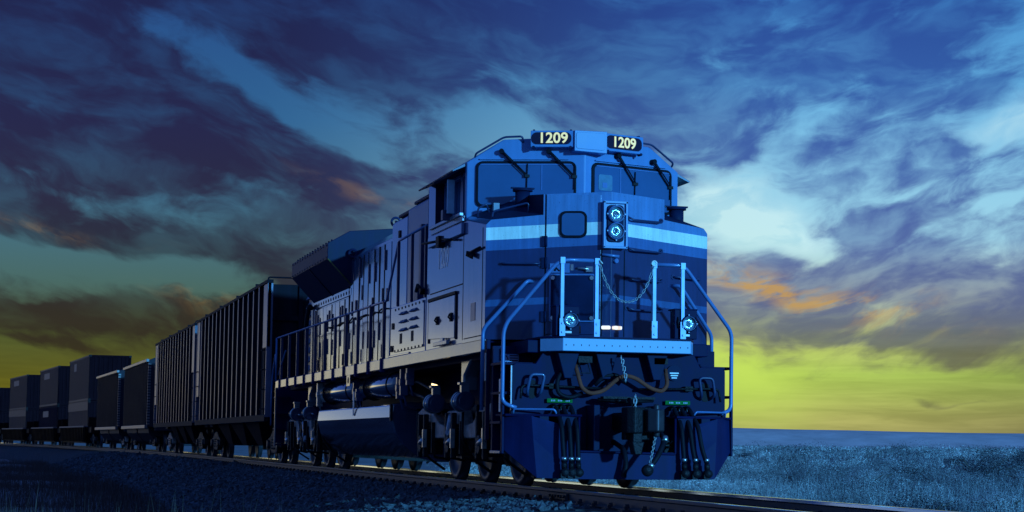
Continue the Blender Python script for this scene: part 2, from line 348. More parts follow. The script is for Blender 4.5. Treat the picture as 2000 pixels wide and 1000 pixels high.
# grab irons
def grab(a, b, nrm, parent, stand=.075, r=.013, mt='rail_d', drop=0.03, name='grab_iron'):
    a = Vector(a); b = Vector(b); n = Vector(nrm)
    m = MB(); dz = Vector((0, 0, -drop)); t = (b-a).normalized()*.05
    m.tube([a, a+n*stand*.6, a+n*stand+dz+t, b+n*stand+dz-t, b+n*stand*.6, b], r, 8, fillet=.03)
    for q in (a, b): m.cyl(q, q+n*.012, .034, n=12)
    return m.build(name, M[mt], parent)
for x0, x1, z in ((.24, .77, 3.51), (.24, .77, 3.11), (.24, .77, 2.725), (.24, .77, 2.335)):
    grab(fp(x0, z, 0), fp(x1, z, 0), fdir(.5)[1], NOSE)
grab(fp(-1.33, 2.89), fp(-.87, 2.885), fdir(-1)[1], NOSE, drop=0)
grab(fp(.97, 2.78), fp(1.37, 2.76), fdir(1)[1], NOSE, drop=0)
m = MB(); m.tube([fp(-.11, 3.01, .03), fp(.07, 2.985, .07)], .02, 8); m.cyl(fp(.05, 2.93, .0), fp(.05, 2.93, .05), .03, n=12); m.build('door_handle', M['rail_b'], NOSE)
for x0, x1 in ((-.11, .005), (.02, .14)):
    m = MB(); xm = (x0+x1)/2; s = -1 if xm < .01 else 1; fpanel(m, min(x0, s*abs(x0)) if s < 0 else x0, x1 if s > 0 else -.002, 2.04, 2.085, .0, .045, rad=.015); m.build('marker_light', M['marker'], NOSE)
# seam strips (door edge lines)
m = MB()
for x, z0, z1 in ((-.80, 1.95, 3.8), (-.112, 1.95, 3.08), (.20, 1.95, 3.08)): fpanel(m, x-.006, x+.006, z0, z1, .0, .006)
m.build('door_seal', M['black'], NOSE)
# sand filler stubs and shoulder rails
for s in (-1, 1):
    m = MB(); c = Vector((-.90, .55, 3.66)) if s < 0 else Vector((1.28, .55, 3.50)); m.cyl(c, c+Vector((0, 0, .27)), .10, n=20); m.cyl(c+Vector((0, 0, .27)), c+Vector((0, 0, .305)), .135, n=20); m.box(c.x-.16, c.x+.16, c.y-.025, c.y+.025, c.z+.305, c.z+.325)
    m.build('sand_filler', M['glare'], NOSE)
    if s > 0: continue
    m = MB(); m.tube([(s*1.40, .20, 3.48), (s*1.40, .18, 3.60), (s*.95, .02, 3.72), (s*.95, .06, 3.56)], .014, 8, fillet=.05); m.build('shoulder_rail', M['rail_d'], NOSE)
    m = MB(); m.tube([(s*1.47, .75, 3.55), (s*1.47, .72, 3.70), (s*1.36, .70, 3.76), (s*1.30, .76, 3.62)], .013, 8, fillet=.03); m.box(s*1.22-.04, s*1.22+.04, .7, .8, 3.6, 3.78); m.build('roof_step', M['rail_d'], NOSE)

# --- cab
YC, KC = .67, .35
m = MB()
for s in (-1, 1):
    F = [(0, 3.5), (s*1.525, 3.5), (s*1.525, 4.385), (s*1.05, 4.70), (0, 4.745)]
    fr = [Vector((x, YC+KC*abs(x), z)) for x, z in F]; bk = [Vector((x, 3.70, z)) for x, z in F]
    m.mi = 0; m._add(fr, [list(range(5))])
    m._add([fr[2], fr[3], bk[3], bk[2]], [(0, 1, 2, 3)]); m._add([fr[3], fr[4], bk[4], bk[3]], [(0, 1, 2, 3)])
    m._add(bk, [list(range(5))])
    # side wall with the window opening (y 1.32..3.18, z 3.70..4.33)
    xs = s*1.525; ya, yb = fr[1].y, 3.70
    def q(y0, y1, z0, z1, mi): m.mi = mi; m._add([(xs, y0, z0), (xs, y1, z0), (xs, y1, z1), (xs, y0, z1)], [(0, 1, 2, 3)])
    q(ya, 1.30, 3.5, 4.385, 0); q(3.22, yb, 3.5, 4.385, 1); q(1.30, 3.22, 4.34, 4.385, 0); q(1.30, 3.22, 3.5, 3.70, 1)
    m.mi = 2
    xi = s*1.30
    m._add([(xs, 1.30, 3.7), (xs, 3.22, 3.7), (xs, 3.22, 4.34), (xs, 1.30, 4.34), (xi, 1.30, 3.7), (xi, 3.22, 3.7), (xi, 3.22, 4.34), (xi, 1.30, 4.34)], [(0, 1, 5, 4), (1, 2, 6, 5), (2, 3, 7, 6), (3, 0, 4, 7)])
    # lower side, below window level
    m.mi = 1; m._add([(s*1.528, 1.28, 1.915), (s*1.528, 3.70, 1.915), (s*1.528, 3.70, 3.56), (s*1.528, 1.28, 3.66)], [(0, 1, 2, 3)])
    m._add([(s*1.528, 3.70, 1.915), (s*1.0, 3.70, 1.915), (s*1.0, 3.70, 4.3), (s*1.528, 3.70, 4.3)], [(0, 1, 2, 3)])
CAB = m.build('cab', [M['cab'], M['side'], M['glare']], LOCO)
bmx = bmesh.new(); bmx.from_mesh(CAB.data); bmesh.ops.remove_doubles(bmx, verts=bmx.verts[:], dist=.0005); bmesh.ops.recalc_face_normals(bmx, faces=bmx.faces[:]); bmx.to_mesh(CAB.data); bmx.free()
b = CAB.modifiers.new('bevel', 'BEVEL'); b.width = .015; b.segments = 2; b.limit_method = 'ANGLE'; b.angle_limit = R(25)
for s in (-1, 1):
    x0, x1 = sorted((s*.105, s*1.405))
    m = MB(); fpanel(m, x0, x1, 3.76, 4.40, .0, .028, YC, KC, .09); G = m.build('windscreen', M['black'], CAB, .008)
    m = MB(); fpanel(m, x0+.035, x1-.035, 3.80, 4.365, .028, .032, YC, KC, .065); m.build('window_pane', M['glass'], G)
    m = MB(); fpanel(m, x0+.06, x1-.06, 4.345, 4.357, .032, .040, YC, KC); m.build('sun_blind', M['rail_b'], G)
    m = MB(); xm = s*.75-.2*s; fpanel(m, xm-.006, xm+.006, 4.0, 4.35, .032, .04, YC, KC); m.build('blind_cord', M['rail_b'], G)
    m = MB(); fpanel(m, x0+.05, x1-.1, 4.42, 4.435, 0, .03, YC, KC); m.build('drip_strip', M['cab'], CAB)
# papers / equipment visible behind the right windscreen
m = MB(); fpanel(m, .20, .42, 4.02, 4.24, .034, .037, YC, KC, .03); m.build('cab_notice', M['notice'], CAB)
m = MB(); fpanel(m, .26, .335, 4.06, 4.13, .038, .041, YC, KC, .01); m.build('cab_notice_mark', M['rail_b'], CAB)
def wiper(xa, za, xb, zb):
    s = 1 if xa >= 0 else -1; d = Vector((.018, 0, 0))
    m = MB(); A = fp(xa, za, .06, YC, KC); B = fp(xb, zb, .055, YC, KC); Mi = A.lerp(B, .45)
    m.tube([A, Mi], .022, 8); m.tube([Mi-d, B-d], .009, 6); m.tube([Mi+d, B+d], .009, 6)
    m.cyl(fp(xa, za, 0, YC, KC), fp(xa, za, .085, YC, KC), .035, n=12); m.box(B.x-.035, B.x+.035, B.y-.02, B.y+.02, B.z-.02, B.z+.02)
    C = fp(xb-.004, zb-.17, .045, YC, KC); D = fp(xb+.004, zb+.17, .045, YC, KC); m.tube([C, D], .009, 6)
    m.build('windscreen_wiper', M['black'], CAB)
for a in ((-1.07, 4.53, -.74, 4.19), (-.46, 4.53, -.13, 4.18), (.50, 4.52, .78, 4.15), (1.08, 4.49, 1.36, 4.15)): wiper(*a)
# number boards on the roof brow
for s, x0, x1 in ((-1, -.69, -.135), (1, .215, .83)):
    z0, z1 = (4.575, 4.80) if s < 0 else (4.555, 4.795)
    m = MB(); fpanel(m, x0, x1, z0, z1, .0, .16, YC, KC); m.box((x0+x1)/2-.2, (x0+x1)/2+.2, YC+.25, 1.2, 4.55, 4.78); NB = m.build('number_board', M['cab'], CAB, .008)
    m = MB(); fpanel(m, x0+.012, x1-.03, z0+.035, z1-.025, .16, .168, YC, KC, .07); m.build('board_glass', M['nb'], NB)
    al, nr = fdir(s, KC); c = fp((x0+x1)/2-.012*s, (z0+z1)/2+.004, .172, YC, KC)
    text('1209', .20, c, al, (0, 0, 1), M['digit'], NB, 'lit_number', .003, sx=1.02)
    m = MB()
    for xx in (x0+.04, x1-.04): m.cyl(fp(xx, z0-.005, .1, YC, KC), fp(xx, z0-.005, .17, YC, KC), .02, n=10); m.cyl(fp(xx, z1+.005, .05, YC, KC), fp(xx, z1+.005, .12, YC, KC), .018, n=10)
    m.build('board_hinge', M['glare'], NB)
m = MB(); m.prism([(-.185, 4.52), (.275, 4.50), (.275, 4.80), (-.185, 4.80)], 'y', .53, .95); BC = m.build('brow_panel', M['cab'], CAB, .006)
m = MB(); pts = []
for cx, cz, a0 in ((.21, 4.74, 0), (-.13, 4.74, 90), (-.13, 4.585, 180), (.21, 4.575, 270)):
    for i in range(5): a = R(a0+22*i); pts.append((cx+.035*math.cos(a), cz+.035*math.sin(a)))
m.prism(pts, 'y', .522, .53); m.build('brow_cover', M['cab'], BC, .003)
# roof edge handrails
for s in (-1, 1):
    m = MB(); A = Vector((s*.80, 1.0, 4.74)); m.tube([fp(s*.80, 4.66, 0, YC, KC), fp(s*.80, 4.735, .06, YC, KC), fp(s*1.04, 4.725, .06, YC, KC), fp(s*1.40, 4.50, .06, YC, KC), fp(s*1.42, 4.46, 0, YC, KC)], .014, 8, fillet=.05); m.build('roof_handrail', M['rail_d'], CAB)
# side windows, sunshades, mirrors
for s in (-1, 1):
    X = lambda a: s*a
    def bx(mb, a0, a1, y0, y1, z0, z1): mb.box(min(X(a0), X(a1)), max(X(a0), X(a1)), y0, y1, z0, z1)
    m = MB(); bx(m, 1.30, 1.34, 1.30, 3.22, 3.70, 4.34); SW = m.build('side_window', M['glass'], CAB)
    m = MB()
    for y in (1.33, 1.98, 2.06, 2.62, 3.16): bx(m, 1.34, 1.40, y, y+.05, 3.70, 4.34)
    bx(m, 1.34, 1.40, 1.3, 3.22, 3.70, 3.75); bx(m, 1.34, 1.40, 1.3, 3.22, 4.29, 4.34); m.build('window_frame', M['rail_b'], SW, .005)
    m = MB(); bx(m, 1.345, 1.36, 2.68, 3.12, 3.76, 4.25); m.build('window_blind', M['litblue'], SW)
    m = MB(); m.prism([(X(1.50), 4.40), (X(1.52), 4.34), (X(1.71), 4.255), (X(1.72), 4.275)], 'y', 1.25, 3.55); m.build('sunshade', M['rail_d'], CAB, .004)
    m = MB(); bx(m, 1.53, 1.60, 1.28, 3.3, 3.655, 3.70); bx(m, 1.53, 1.57, 1.24, 3.3, 3.58, 3.655); m.build('window_sill', M['sideh'], CAB, .006)
    m = MB(); bx(m, 1.56, 1.70, 1.9, 2.02, 3.66, 3.80); m.tube([(X(1.55), 1.96, 3.71), (X(1.66), 1.9, 3.76)], .02, 8); mi = m.build('mirror_arm', M['rail_d'], CAB)
    m = MB(); bx(m, 1.555, 1.66, 1.80, 1.84, 3.74, 4.22); m.build('wind_deflector', M['litblue'], CAB, .008)
    m = MB(); bx(m, 1.53, 1.58, 1.24, 3.45, 3.40, 3.56); m.build('armrest_ledge', M['side'], CAB, .01)
# side sheet: seams, doors, stencilled number
for s in (-1, 1):
    X = lambda a: s*a
    def bx(mb, a0, a1, y0, y1, z0, z1): mb.box(min(X(a0), X(a1)), max(X(a0), X(a1)), y0, y1, z0, z1)
    m = MB(); bx(m, 1.528, 1.533, 1.285, 1.30, 1.95, 3.55); bx(m, 1.528, 1.534, .16, .17, 1.95, 3.38); bx(m, 1.53, 1.534, .16, 1.2, 1.955, 1.968); bx(m, 1.528, 1.534, 1.30, 3.45, 2.715, 2.73); m.build('panel_seam', M['black'], CAB)
    m = MB(); m.prism([(1.72, 2.0), (3.46, 2.06), (3.46, 2.60), (1.72, 2.60)], 'x', X(1.528), X(1.552)); SD = m.build('side_locker_door', M['side'], LOCO, .006)
    m = MB(); bx(m, 1.528, 1.545, 1.66, 1.71, 1.98, 2.62); bx(m, 1.528, 1.56, 1.66, 3.5, 2.61, 2.65); bx(m, 1.528, 1.545, 3.47, 3.52, 2.0, 2.62); m.build('door_gasket', M['black'], SD)
    for y in (1.85, 2.75):
        m = MB(); bx(m, 1.552, 1.572, y, y+.10, 2.24, 2.36); m.tube([(X(1.575), y+.02, 2.27), (X(1.60), y+.05, 2.30), (X(1.575), y+.08, 2.34)], .012, 6); m.build('door_latch', M['black'], SD)
    m = MB(); bx(m, 1.553, 1.60, 2.0, 2.9, 1.93, 1.985); bx(m, 1.553, 1.585, 2.3, 2.5, 1.985, 2.03); m.build('door_hinge', M['sideh'], SD, .005)
    m = MB(); bx(m, 1.528, 1.62, 2.52, 2.72, 3.34, 3.50); m.tube([(X(1.58), 2.7, 3.44), (X(1.60), 3.75, 3.50)], .018, 8); m.tube([(X(1.58), 2.55, 3.45), (X(1.60), 1.75, 3.37)], .018, 8); m.build('mirror_bracket', M['black'], CAB)
    m = MB()
    for k in range(8): m.tube([(X(1.53), .55+k*.05, 3.05+.01*k), (X(1.575), .55+k*.05, 3.06+.01*k), (X(1.575), .58+k*.05, 3.0+.01*k)], .011, 6)
    m.tube([(X(1.56), .2, 3.12), (X(1.56), .95, 3.10)], .018, 8); m.build('side_grab_iron', M['black'], NOSE)
    m = MB(); bx(m, 1.53, 1.536, .55, .80, 2.18, 2.42); m.build('data_panel', M['boxb'], NOSE)
    d = (0, -1, 0) if s < 0 else (0, 1, 0)
    text('1209', .40, (X(1.531), 2.60, 3.175), d, (0, 0, 1), M['sidenum'], CAB, 'side_number', .0008, sx=.92)
# cab rear upright gap
m = MB(); m.box(-1.40, 1.40, 3.70, 3.84, 1.9, 4.25); m.build('cab_rear_wall', M['glare'], LOCO)

# --- electrical cabinet, hood
CHF = lambda w, z: [(-w, 1.885), (-w, z-.22), (-w+.26, z), (w-.26, z), (w, z-.22), (w, 1.885)]
BXF = lambda w, z: [(-w, 1.885), (-w, z-.07), (-w+.10, z), (w-.10, z), (w, z-.07), (w, 1.885)]
m = MB(); m.prism(BXF(1.055, 4.52), 'y', 3.84, 7.60); m.build('electrical_cabinet', M['boxb'], LOCO, .02)
m = MB(); m.prism(BXF(1.065, 4.42), 'y', 7.602, 8.95); m.build('inertial_filter_hatch', M['side'], LOCO, .02)
m = MB(); m.box(-1.0, 1.0, 5.0, 7.4, 4.52, 4.575); m.build('roof_hatch', M['rad'], LOCO, .015)
m = MB(); m.box(-1.03, 1.03, 7.62, 8.6, 4.42, 4.475); m.build('roof_hatch', M['rad'], LOCO, .015)
m = MB(); m.box(-1.085, -1.06, 8.2, 8.32, 4.05, 4.17); m.build('hatch_latch', M['black'], LOCO)
for y in (9.0,):
    m = MB(); m.torus((-1.0, y, 4.40), (.4, 1, .1), .075, .022); m.box(-1.02, -.98, 8.93, 9.0, 4.30, 4.42); m.build('lifting_eye', M['rail_d'], LOCO)
m = MB(); m.prism(CHF(1.05, 4.34), 'y', 8.95, 18.4); HOOD = m.build('engine_hood', M['hood'], LOCO, .012)
m = MB()
m.prism([(-1.0, 3.50), (-1.55, 4.09), (-1.55, 4.40), (-1.12, 4.65), (-.28, 4.73), (.28, 4.73), (1.12, 4.65), (1.55, 4.40), (1.55, 4.09), (1.0, 3.50)], 'y', 13.1, 18.05); RAD = m.build('radiator_housing', M['rad'], LOCO, .012)
for s in (-1, 1):
    m = MB()
    for k in range(14):
        y = 13.25+k*.355
        m.cyl((s*1.552, y, 4.36), (s*1.562, y, 4.36), .018, n=8); m.cyl((s*1.552, y, 4.12), (s*1.562, y, 4.12), .018, n=8)
        m.cyl((s*1.45, y, 4.42), (s*1.45, y, 4.485), .016, n=8)
    m.build('radiator_bolts', M['rad'], RAD)
    m = MB(); m.tube([(s*1.02, 13.09, 3.54), (s*1.545, 13.09, 4.09)], .012, 6); m.build('edge_stripe', M['yellow'], RAD)
    for y in (15.5,):
        m = MB(); m.prism([(y-.012, 0), (y+.012, 0), (y+.012, 1), (y-.012, 1)], 'z', 0, 0) if False else m.tube([(s*1.02, y, 3.51), (s*1.555, y, 4.085)], .01, 6); m.build('housing_seam', M['black'], RAD)
    m = MB(); m.box(min(s*1.05, s*1.075), max(s*1.05, s*1.075), 13.1, 17.9, 3.40, 3.53)
    m.build('rivet_flange', M['hood'], RAD)
    m = MB()
    for k in range(15): m.cyl((s*1.075, 13.3+k*.32, 3.465), (s*1.083, 13.3+k*.32, 3.465), .032, n=8)
    m.build('flange_bolts', M['black'], RAD)
    m = MB(); m.torus((s*1.07, 13.0, 4.20), (.25, 1, 0), .075, .026); m.build('lifting_eye', M['rad'], RAD)
    # hood doors with latches and hinges
    xo = 1.05
    y = 9.02; k = 0
    while y < 17.6:
        w = .50 if k % 3 else .60
        zt = 4.06 if y < 12.9 else 3.36
        zb = 1.92
        m = MB(); m.box(min(s*xo, s*(xo+.022)), max(s*xo, s*(xo+.022)), y, y+w-.025, zb, zt)
        cx_, cy_, cz_ = s*(xo+.011), y+w/2, (zb+zt)/2; ty = random.gauss(0, .014); tz = random.gauss(0, .010)
        m.v = [(p[0]+(p[1]-cy_)*ty*(abs(p[0]) > xo+.01)+(p[2]-cz_)*tz*(abs(p[0]) > xo+.01), p[1], p[2]) for p in m.v]
        D = m.build('hood_door', M['hood'], LOCO, .007)
        m = MB(); m.box(min(s*xo, s*(xo+.030)), max(s*xo, s*(xo+.030)), y+w-.027, y+w-.004, zb, zt); m.build('door_seal', M['black'], D)
        rz = random.uniform(-.18, .18); xa, xb = s*(xo+.022), s*(xo+.045)
        la = [(y+w-.13, y+w-.075, 2.42+rz, 2.74+rz)]
        if k % 2: la.append((y+.05, y+.085, 2.05, 2.28))
        if k % 3 != 1: la.append((y+w-.14, y+w-.08, zt-.50+rz*.6, zt-.14+rz*.6))
        if zt > 4 and k % 2: la.append((y+.06, y+.10, 3.05+rz, 3.33+rz))
        elif k % 3 == 0: la.append((y+.2, y+.3, 3.02, 3.25))
        for y0_, y1_, z0_, z1_ in la:
            m = MB(); m.box(min(xa, xb), max(xa, xb), y0_, y1_, z0_, z1_); m.build('door_latch', M['rail_d'], D)
        y += w; k += 1
    # narrow conduit along the hood
    m = MB(); pts = [(s*1.10, 9.1+.3*i, 2.88+.02*math.sin(i*1.7)+(.03 if i % 5 == 2 else 0)) for i in range(24)]; m.tube(pts, .016, 6); m.build('hood_conduit', M['black'], LOCO)
    # equipment box ahead of the walkway, with louvres
    def bx(mb, a0, a1, y0, y1, z0, z1): mb.box(min(s*a0, s*a1), max(s*a0, s*a1), y0, y1, z0, z1)
    m = MB(); bx(m, 1.06, 1.51, 3.86, 6.62, 1.90, 2.72); EB = m.build('battery_box', M['side'], LOCO, .015)
    m = MB(); bx(m, 1.51, 1.522, 3.95, 6.2, 1.98, 2.68); bx(m, 1.51, 1.53, 5.0, 6.6, 1.915, 1.945); m.build('battery_box_cover', M['side'], EB, .006)
    for cy in (4.45, 5.25):
        for rw in range(3):
            m = MB()
            for dy in (0, .26): m.prism([(1.522*s, 2.60-rw*.13), (1.57*s, 2.555-rw*.13), (1.522*s, 2.55-rw*.13)], 'y', cy+dy, cy+dy+.2)
            m.build('louvre', M['boxb'], EB)
    for (y, z, h) in ((6.3, 2.36, .1), (6.4, 2.0, .1), (5.6, 2.1, .16), (4.7, 2.1, .16)):
        m = MB(); bx(m, 1.52, 1.528, y, y+.16, z, z+h); m.build('inspection_slot', M['black'], EB)
    m = MB()
    for k in range(9): m.cyl((s*1.522, 4.0+.27*k, 2.0), (s*1.53, 4.0+.27*k, 2.0), .02, n=8); m.cyl((s*1.522, 4.0+.27*k, 2.66), (s*1.53, 4.0+.27*k, 2.66), .02, n=8)
    m.build('cover_bolts', M['black'], EB)
    m = MB(); m.cyl((s*1.53, 3.9, 2.80), (s*1.60, 3.9, 2.80), .05, n=10); m.tube([(s*1.56, 3.9, 2.80), (s*1.60, 4.05, 2.90), (s*1.58, 4.25, 2.83)], .028, 8); m.build('hose_valve', M['black'], EB)
    # dark vertical pipes / ducts behind the raised handrail
    for y, w in ((4.15, .10), (5.05, .28), (6.0, .16)):
        m = MB(); bx(m, 1.07, 1.16, y, y+w, 2.72, 4.05); bx(m, 1.07, 1.22, y-.07, y+w+.07, 2.72, 2.98); m.build('air_duct', M['rail_d'], LOCO, .008)
# rear end of the hood: sloped intake with louvres and end door
m = MB(); m.prism(CHF(.98, 4.2), 'y', 18.4, 19.2); RE = m.build('rear_hood', M['boxb'], LOCO, .02)
m = MB()
for k in range(9): m.prism([(-.985, 2.1+k*.2), (-1.06, 2.1+k*.2), (-.985, 2.24+k*.2)], 'y', 18.5, 19.15)
m.build('rear_louvres', M['boxb'], RE)
m = MB(); m.tube([(-1.12, 18.42, 1.9), (-1.12, 18.42, 3.5)], .03, 8); m.build('drain_pipe', M['sideh'], LOCO)
m = MB(); m.tube([(-1.10, 17.9, 3.42), (-1.16, 17.95, 3.5), (-1.2, 18.1, 3.1), (-1.2, 18.12, 2.0)], .05, 8, fillet=.1); m.build('water_pipe', M['black'], LOCO)

# --- walkway handrails
for s in (-1, 1):
    X = s*1.50
    m = MB(); m.tube([(X, 20.42, 2.90), (X, 7.07, 2.87), (X, 6.1, 3.77), (X, 3.86, 3.80)], .021, 8, fillet=.06); m.build('side_handrail', M['rail_b'], LOCO)
    for i in range(11):
        y = 7.25+1.25*i if i else 7.25
        if y > 20.4: continue
        m = MB(); m.box(X-.026, X+.026, y-.03, y+.03, 1.72, 2.87); m.cyl((X, y-.035, 2.87), (X, y+.035, 2.87), .03, n=10); ST = m.build('stanchion', M['rail_d'], LOCO)
        m = MB(); m.box(min(X-s*.02, s*1.552), max(X-s*.02, s*1.552), y-.075, y+.075, 1.70, 1.93); m.build('stanchion_foot', M['foot'], ST, .006)
    for y, zt in ((6.1, 3.75), (5.0, 3.78), (3.95, 3.79)):
        m = MB(); m.box(X-.022, X+.022, y-.025, y+.025, 1.9 if y < 3 else 2.72, zt); m.build('stanchion', M['rail_d'], LOCO)
    # rear steps rails
    m = MB(); m.tube([(X*1.02, 20.5, 2.3), (X*1.02, 20.55, 2.55), (X*1.02, 21.0, 2.1), (X*1.02, 21.1, 1.75), (X*1.02, 21.1, .9)], .02, 8, fillet=.08); m.build('rear_step_rail', M['rail_b'], LOCO)
    m = MB(); m.tube([(X*1.02, 20.42, 2.9), (X*1.02, 20.42, 1.9)], .02, 8); m.tube([(X, 19.1, 2.55), (X, 20.2, 2.05)], .018, 8); m.build('rear_handrail', M['rail_b'], LOCO)
    for k in range(4):
        m = MB(); m.box(min(s*1.15, s*1.5), max(s*1.15, s*1.5), 20.5, 21.0, .45+.36*k, .48+.36*k); m.build('rear_step', M['navy'], LOCO)
    m = MB(); m.box(min(s*1.50, s*1.53), max(s*1.50, s*1.53), 20.46, 20.50, .42, 1.75); m.build('step_side', M['sideh'], LOCO)
m = MB(); m.box(-1.45, 1.45, 21.05, 21.12, .5, 1.86); m.build('rear_end_plate', M['navy'], LOCO)

# --- front platform: anticlimber, posts, rails, chain
m = MB(); m.prism([(-1.05, -1.0), (-.84, -1.32), (.84, -1.32), (.98, -1.0)], 'z', 1.715, 1.875); AC = m.build('anticlimber', M['ac'], LOCO, .006)
m = MB(); m.prism([(-1.06, -1.0), (-.845, -1.33), (.845, -1.33), (.99, -1.0), (.99, -.3), (-1.06, -.3)], 'z', 1.877, 1.90); m.build('platform_plate', M['navy'], LOCO)
m = MB()
for k in range(17): x = -.8+k*.1; m.box(x-.004, x+.004, -1.324, -1.32, 1.78, 1.80)
m.build('anticlimber_marks', M['navy'], AC)
posts = [(-.39, 2.86), (-.84, 2.86), (.37, 2.84), (.75, 2.84)]
for x, zt in posts:
    m = MB(); w = .021; m.box(x-w, x+w, -1.27, -1.25, 1.9, zt); m.box(x-w, x-w+.012, -1.25, -1.21, 1.9, zt); m.box(x+w-.012, x+w, -1.25, -1.21, 1.9, zt)
    PO = m.build('rail_post', M['rail_b'], LOCO)
    m = MB()
    m.box(x-.036, x+.036, -1.285, -1.27, 1.90, 2.12)
    for z in (1.95, 2.06): m.cyl((x, -1.285, z), (x, -1.30, z), .015, n=8)
    m.box(x-.03, x+.03, -1.28, -1.2, zt-.05, zt+.03); m.build('post_bracket', M['rail_b'], PO)
m = MB(); m.tube([(-.36, -1.24, 2.86), (-.87, -1.24, 2.86), (-1.53, -1.02, 2.02), (-1.53, -1.0, 1.06), (-1.36, -1.06, 1.0)], .025, 10, fillet=.14); m.build('front_handrail', M['rail_b'], LOCO)
m = MB(); m.tube([(.34, -1.24, 2.84), (.77, -1.24, 2.84), (1.50, -1.02, 2.02), (1.50, -1.0, 1.02), (1.34, -1.06, .97)], .025, 10, fillet=.1); m.build('front_handrail', M['rail_b'], LOCO)
for s in (-1, 1):
    m = MB(); m.tube([fp(s*.95, 2.66, -.01), fp(s*1.0, 2.66, .12), (s*1.57, -.08, 2.03), (s*1.57, -.06, .98)], .025, 10, fillet=.08); m.build('step_handrail', M['rail_b'], LOCO)
# chain
m = MB(); A = Vector((-.36, -1.28, 2.82)); B = Vector((.35, -1.28, 2.80)); n = 30; sag = .46
P = [A.lerp(B, i/n)+Vector((0, 0, -sag*(1-(2*i/n-1)**2)*(1-.25*(1-(2*i/n-1)**2))/.75)) for i in range(n+1)]
L = 0; pts = [P[0]]
for i in range(n):
    c = (P[i]+P[i+1])/2; d = (P[i+1]-P[i]); m.link(c, d, (0, 1, 0) if i % 2 else (0, 0, 1) if abs(d.normalized().z) < .9 else (1, 0, 0), d.length*1.32, .026, .0048)
m.build('safety_chain', M['chain'], LOCO)
m = MB(); m.tube([(-.36, -1.27, 2.82), (-.36, -1.3, 2.86), (-.33, -1.3, 2.82)], .01, 6); m.build('chain_hook', M['white'], LOCO); m = MB(); m.torus((.36, -1.28, 2.85), (0, 1, 0), .03, .011); m.build('chain_hook', M['white'], LOCO)
# ditch lights
for x, w in ((-.76, .155), (.80, .15)):
    m = MB(); m.box(x-w, x+w, -1.24, -1.06, 1.905, 2.28); m.box(x-w-.01, x+w+.01, -1.245, -1.0, 2.27, 2.29); DL = m.build('ditch_light', M['navy'], LOCO, .008)
    lamp((x+.03, -1.25, 2.10), (0, -1, 0), .085, DL, 'lamp_bezel')
    m = MB(); m.box(x-.05, x+.05, -1.246, -1.24, 1.94, 1.965); m.build('lamp_label', M['numgrey'], DL)
    for k, dx in enumerate((-.11, .13)):
        m = MB(); m.tube([(x+dx, -1.24, 2.18), (x+dx, -1.27, 2.12), (x+dx, -1.24, 2.04)], .01, 6); m.build('lamp_bracket', M['iron'], DL)
m = MB(); m.box(-.55, -.52, -1.0, -.97, 1.95, 2.05); m.build('conduit_tag', M['yellow'], LOCO)

# --- lower front: buffer plate, steps, plow, coupler, hoses
m = MB(); m.prism([(-1.42, .62), (-1.42, 1.52), (-1.36, 1.56), (-1.10, 1.56), (-1.0, 1.715), (1.0, 1.715), (1.08, 1.56), (1.36, 1.56), (1.42, 1.52), (1.42, .62)], 'y', -1.0, -.95); FPL = m.build('front_plate', M['navy'], LOCO, .006)
m = MB(); m.box(-1.425, -1.41, -1.01, -.99, .97, 1.53); m.build('plate_edge', M['numgrey'], FPL)
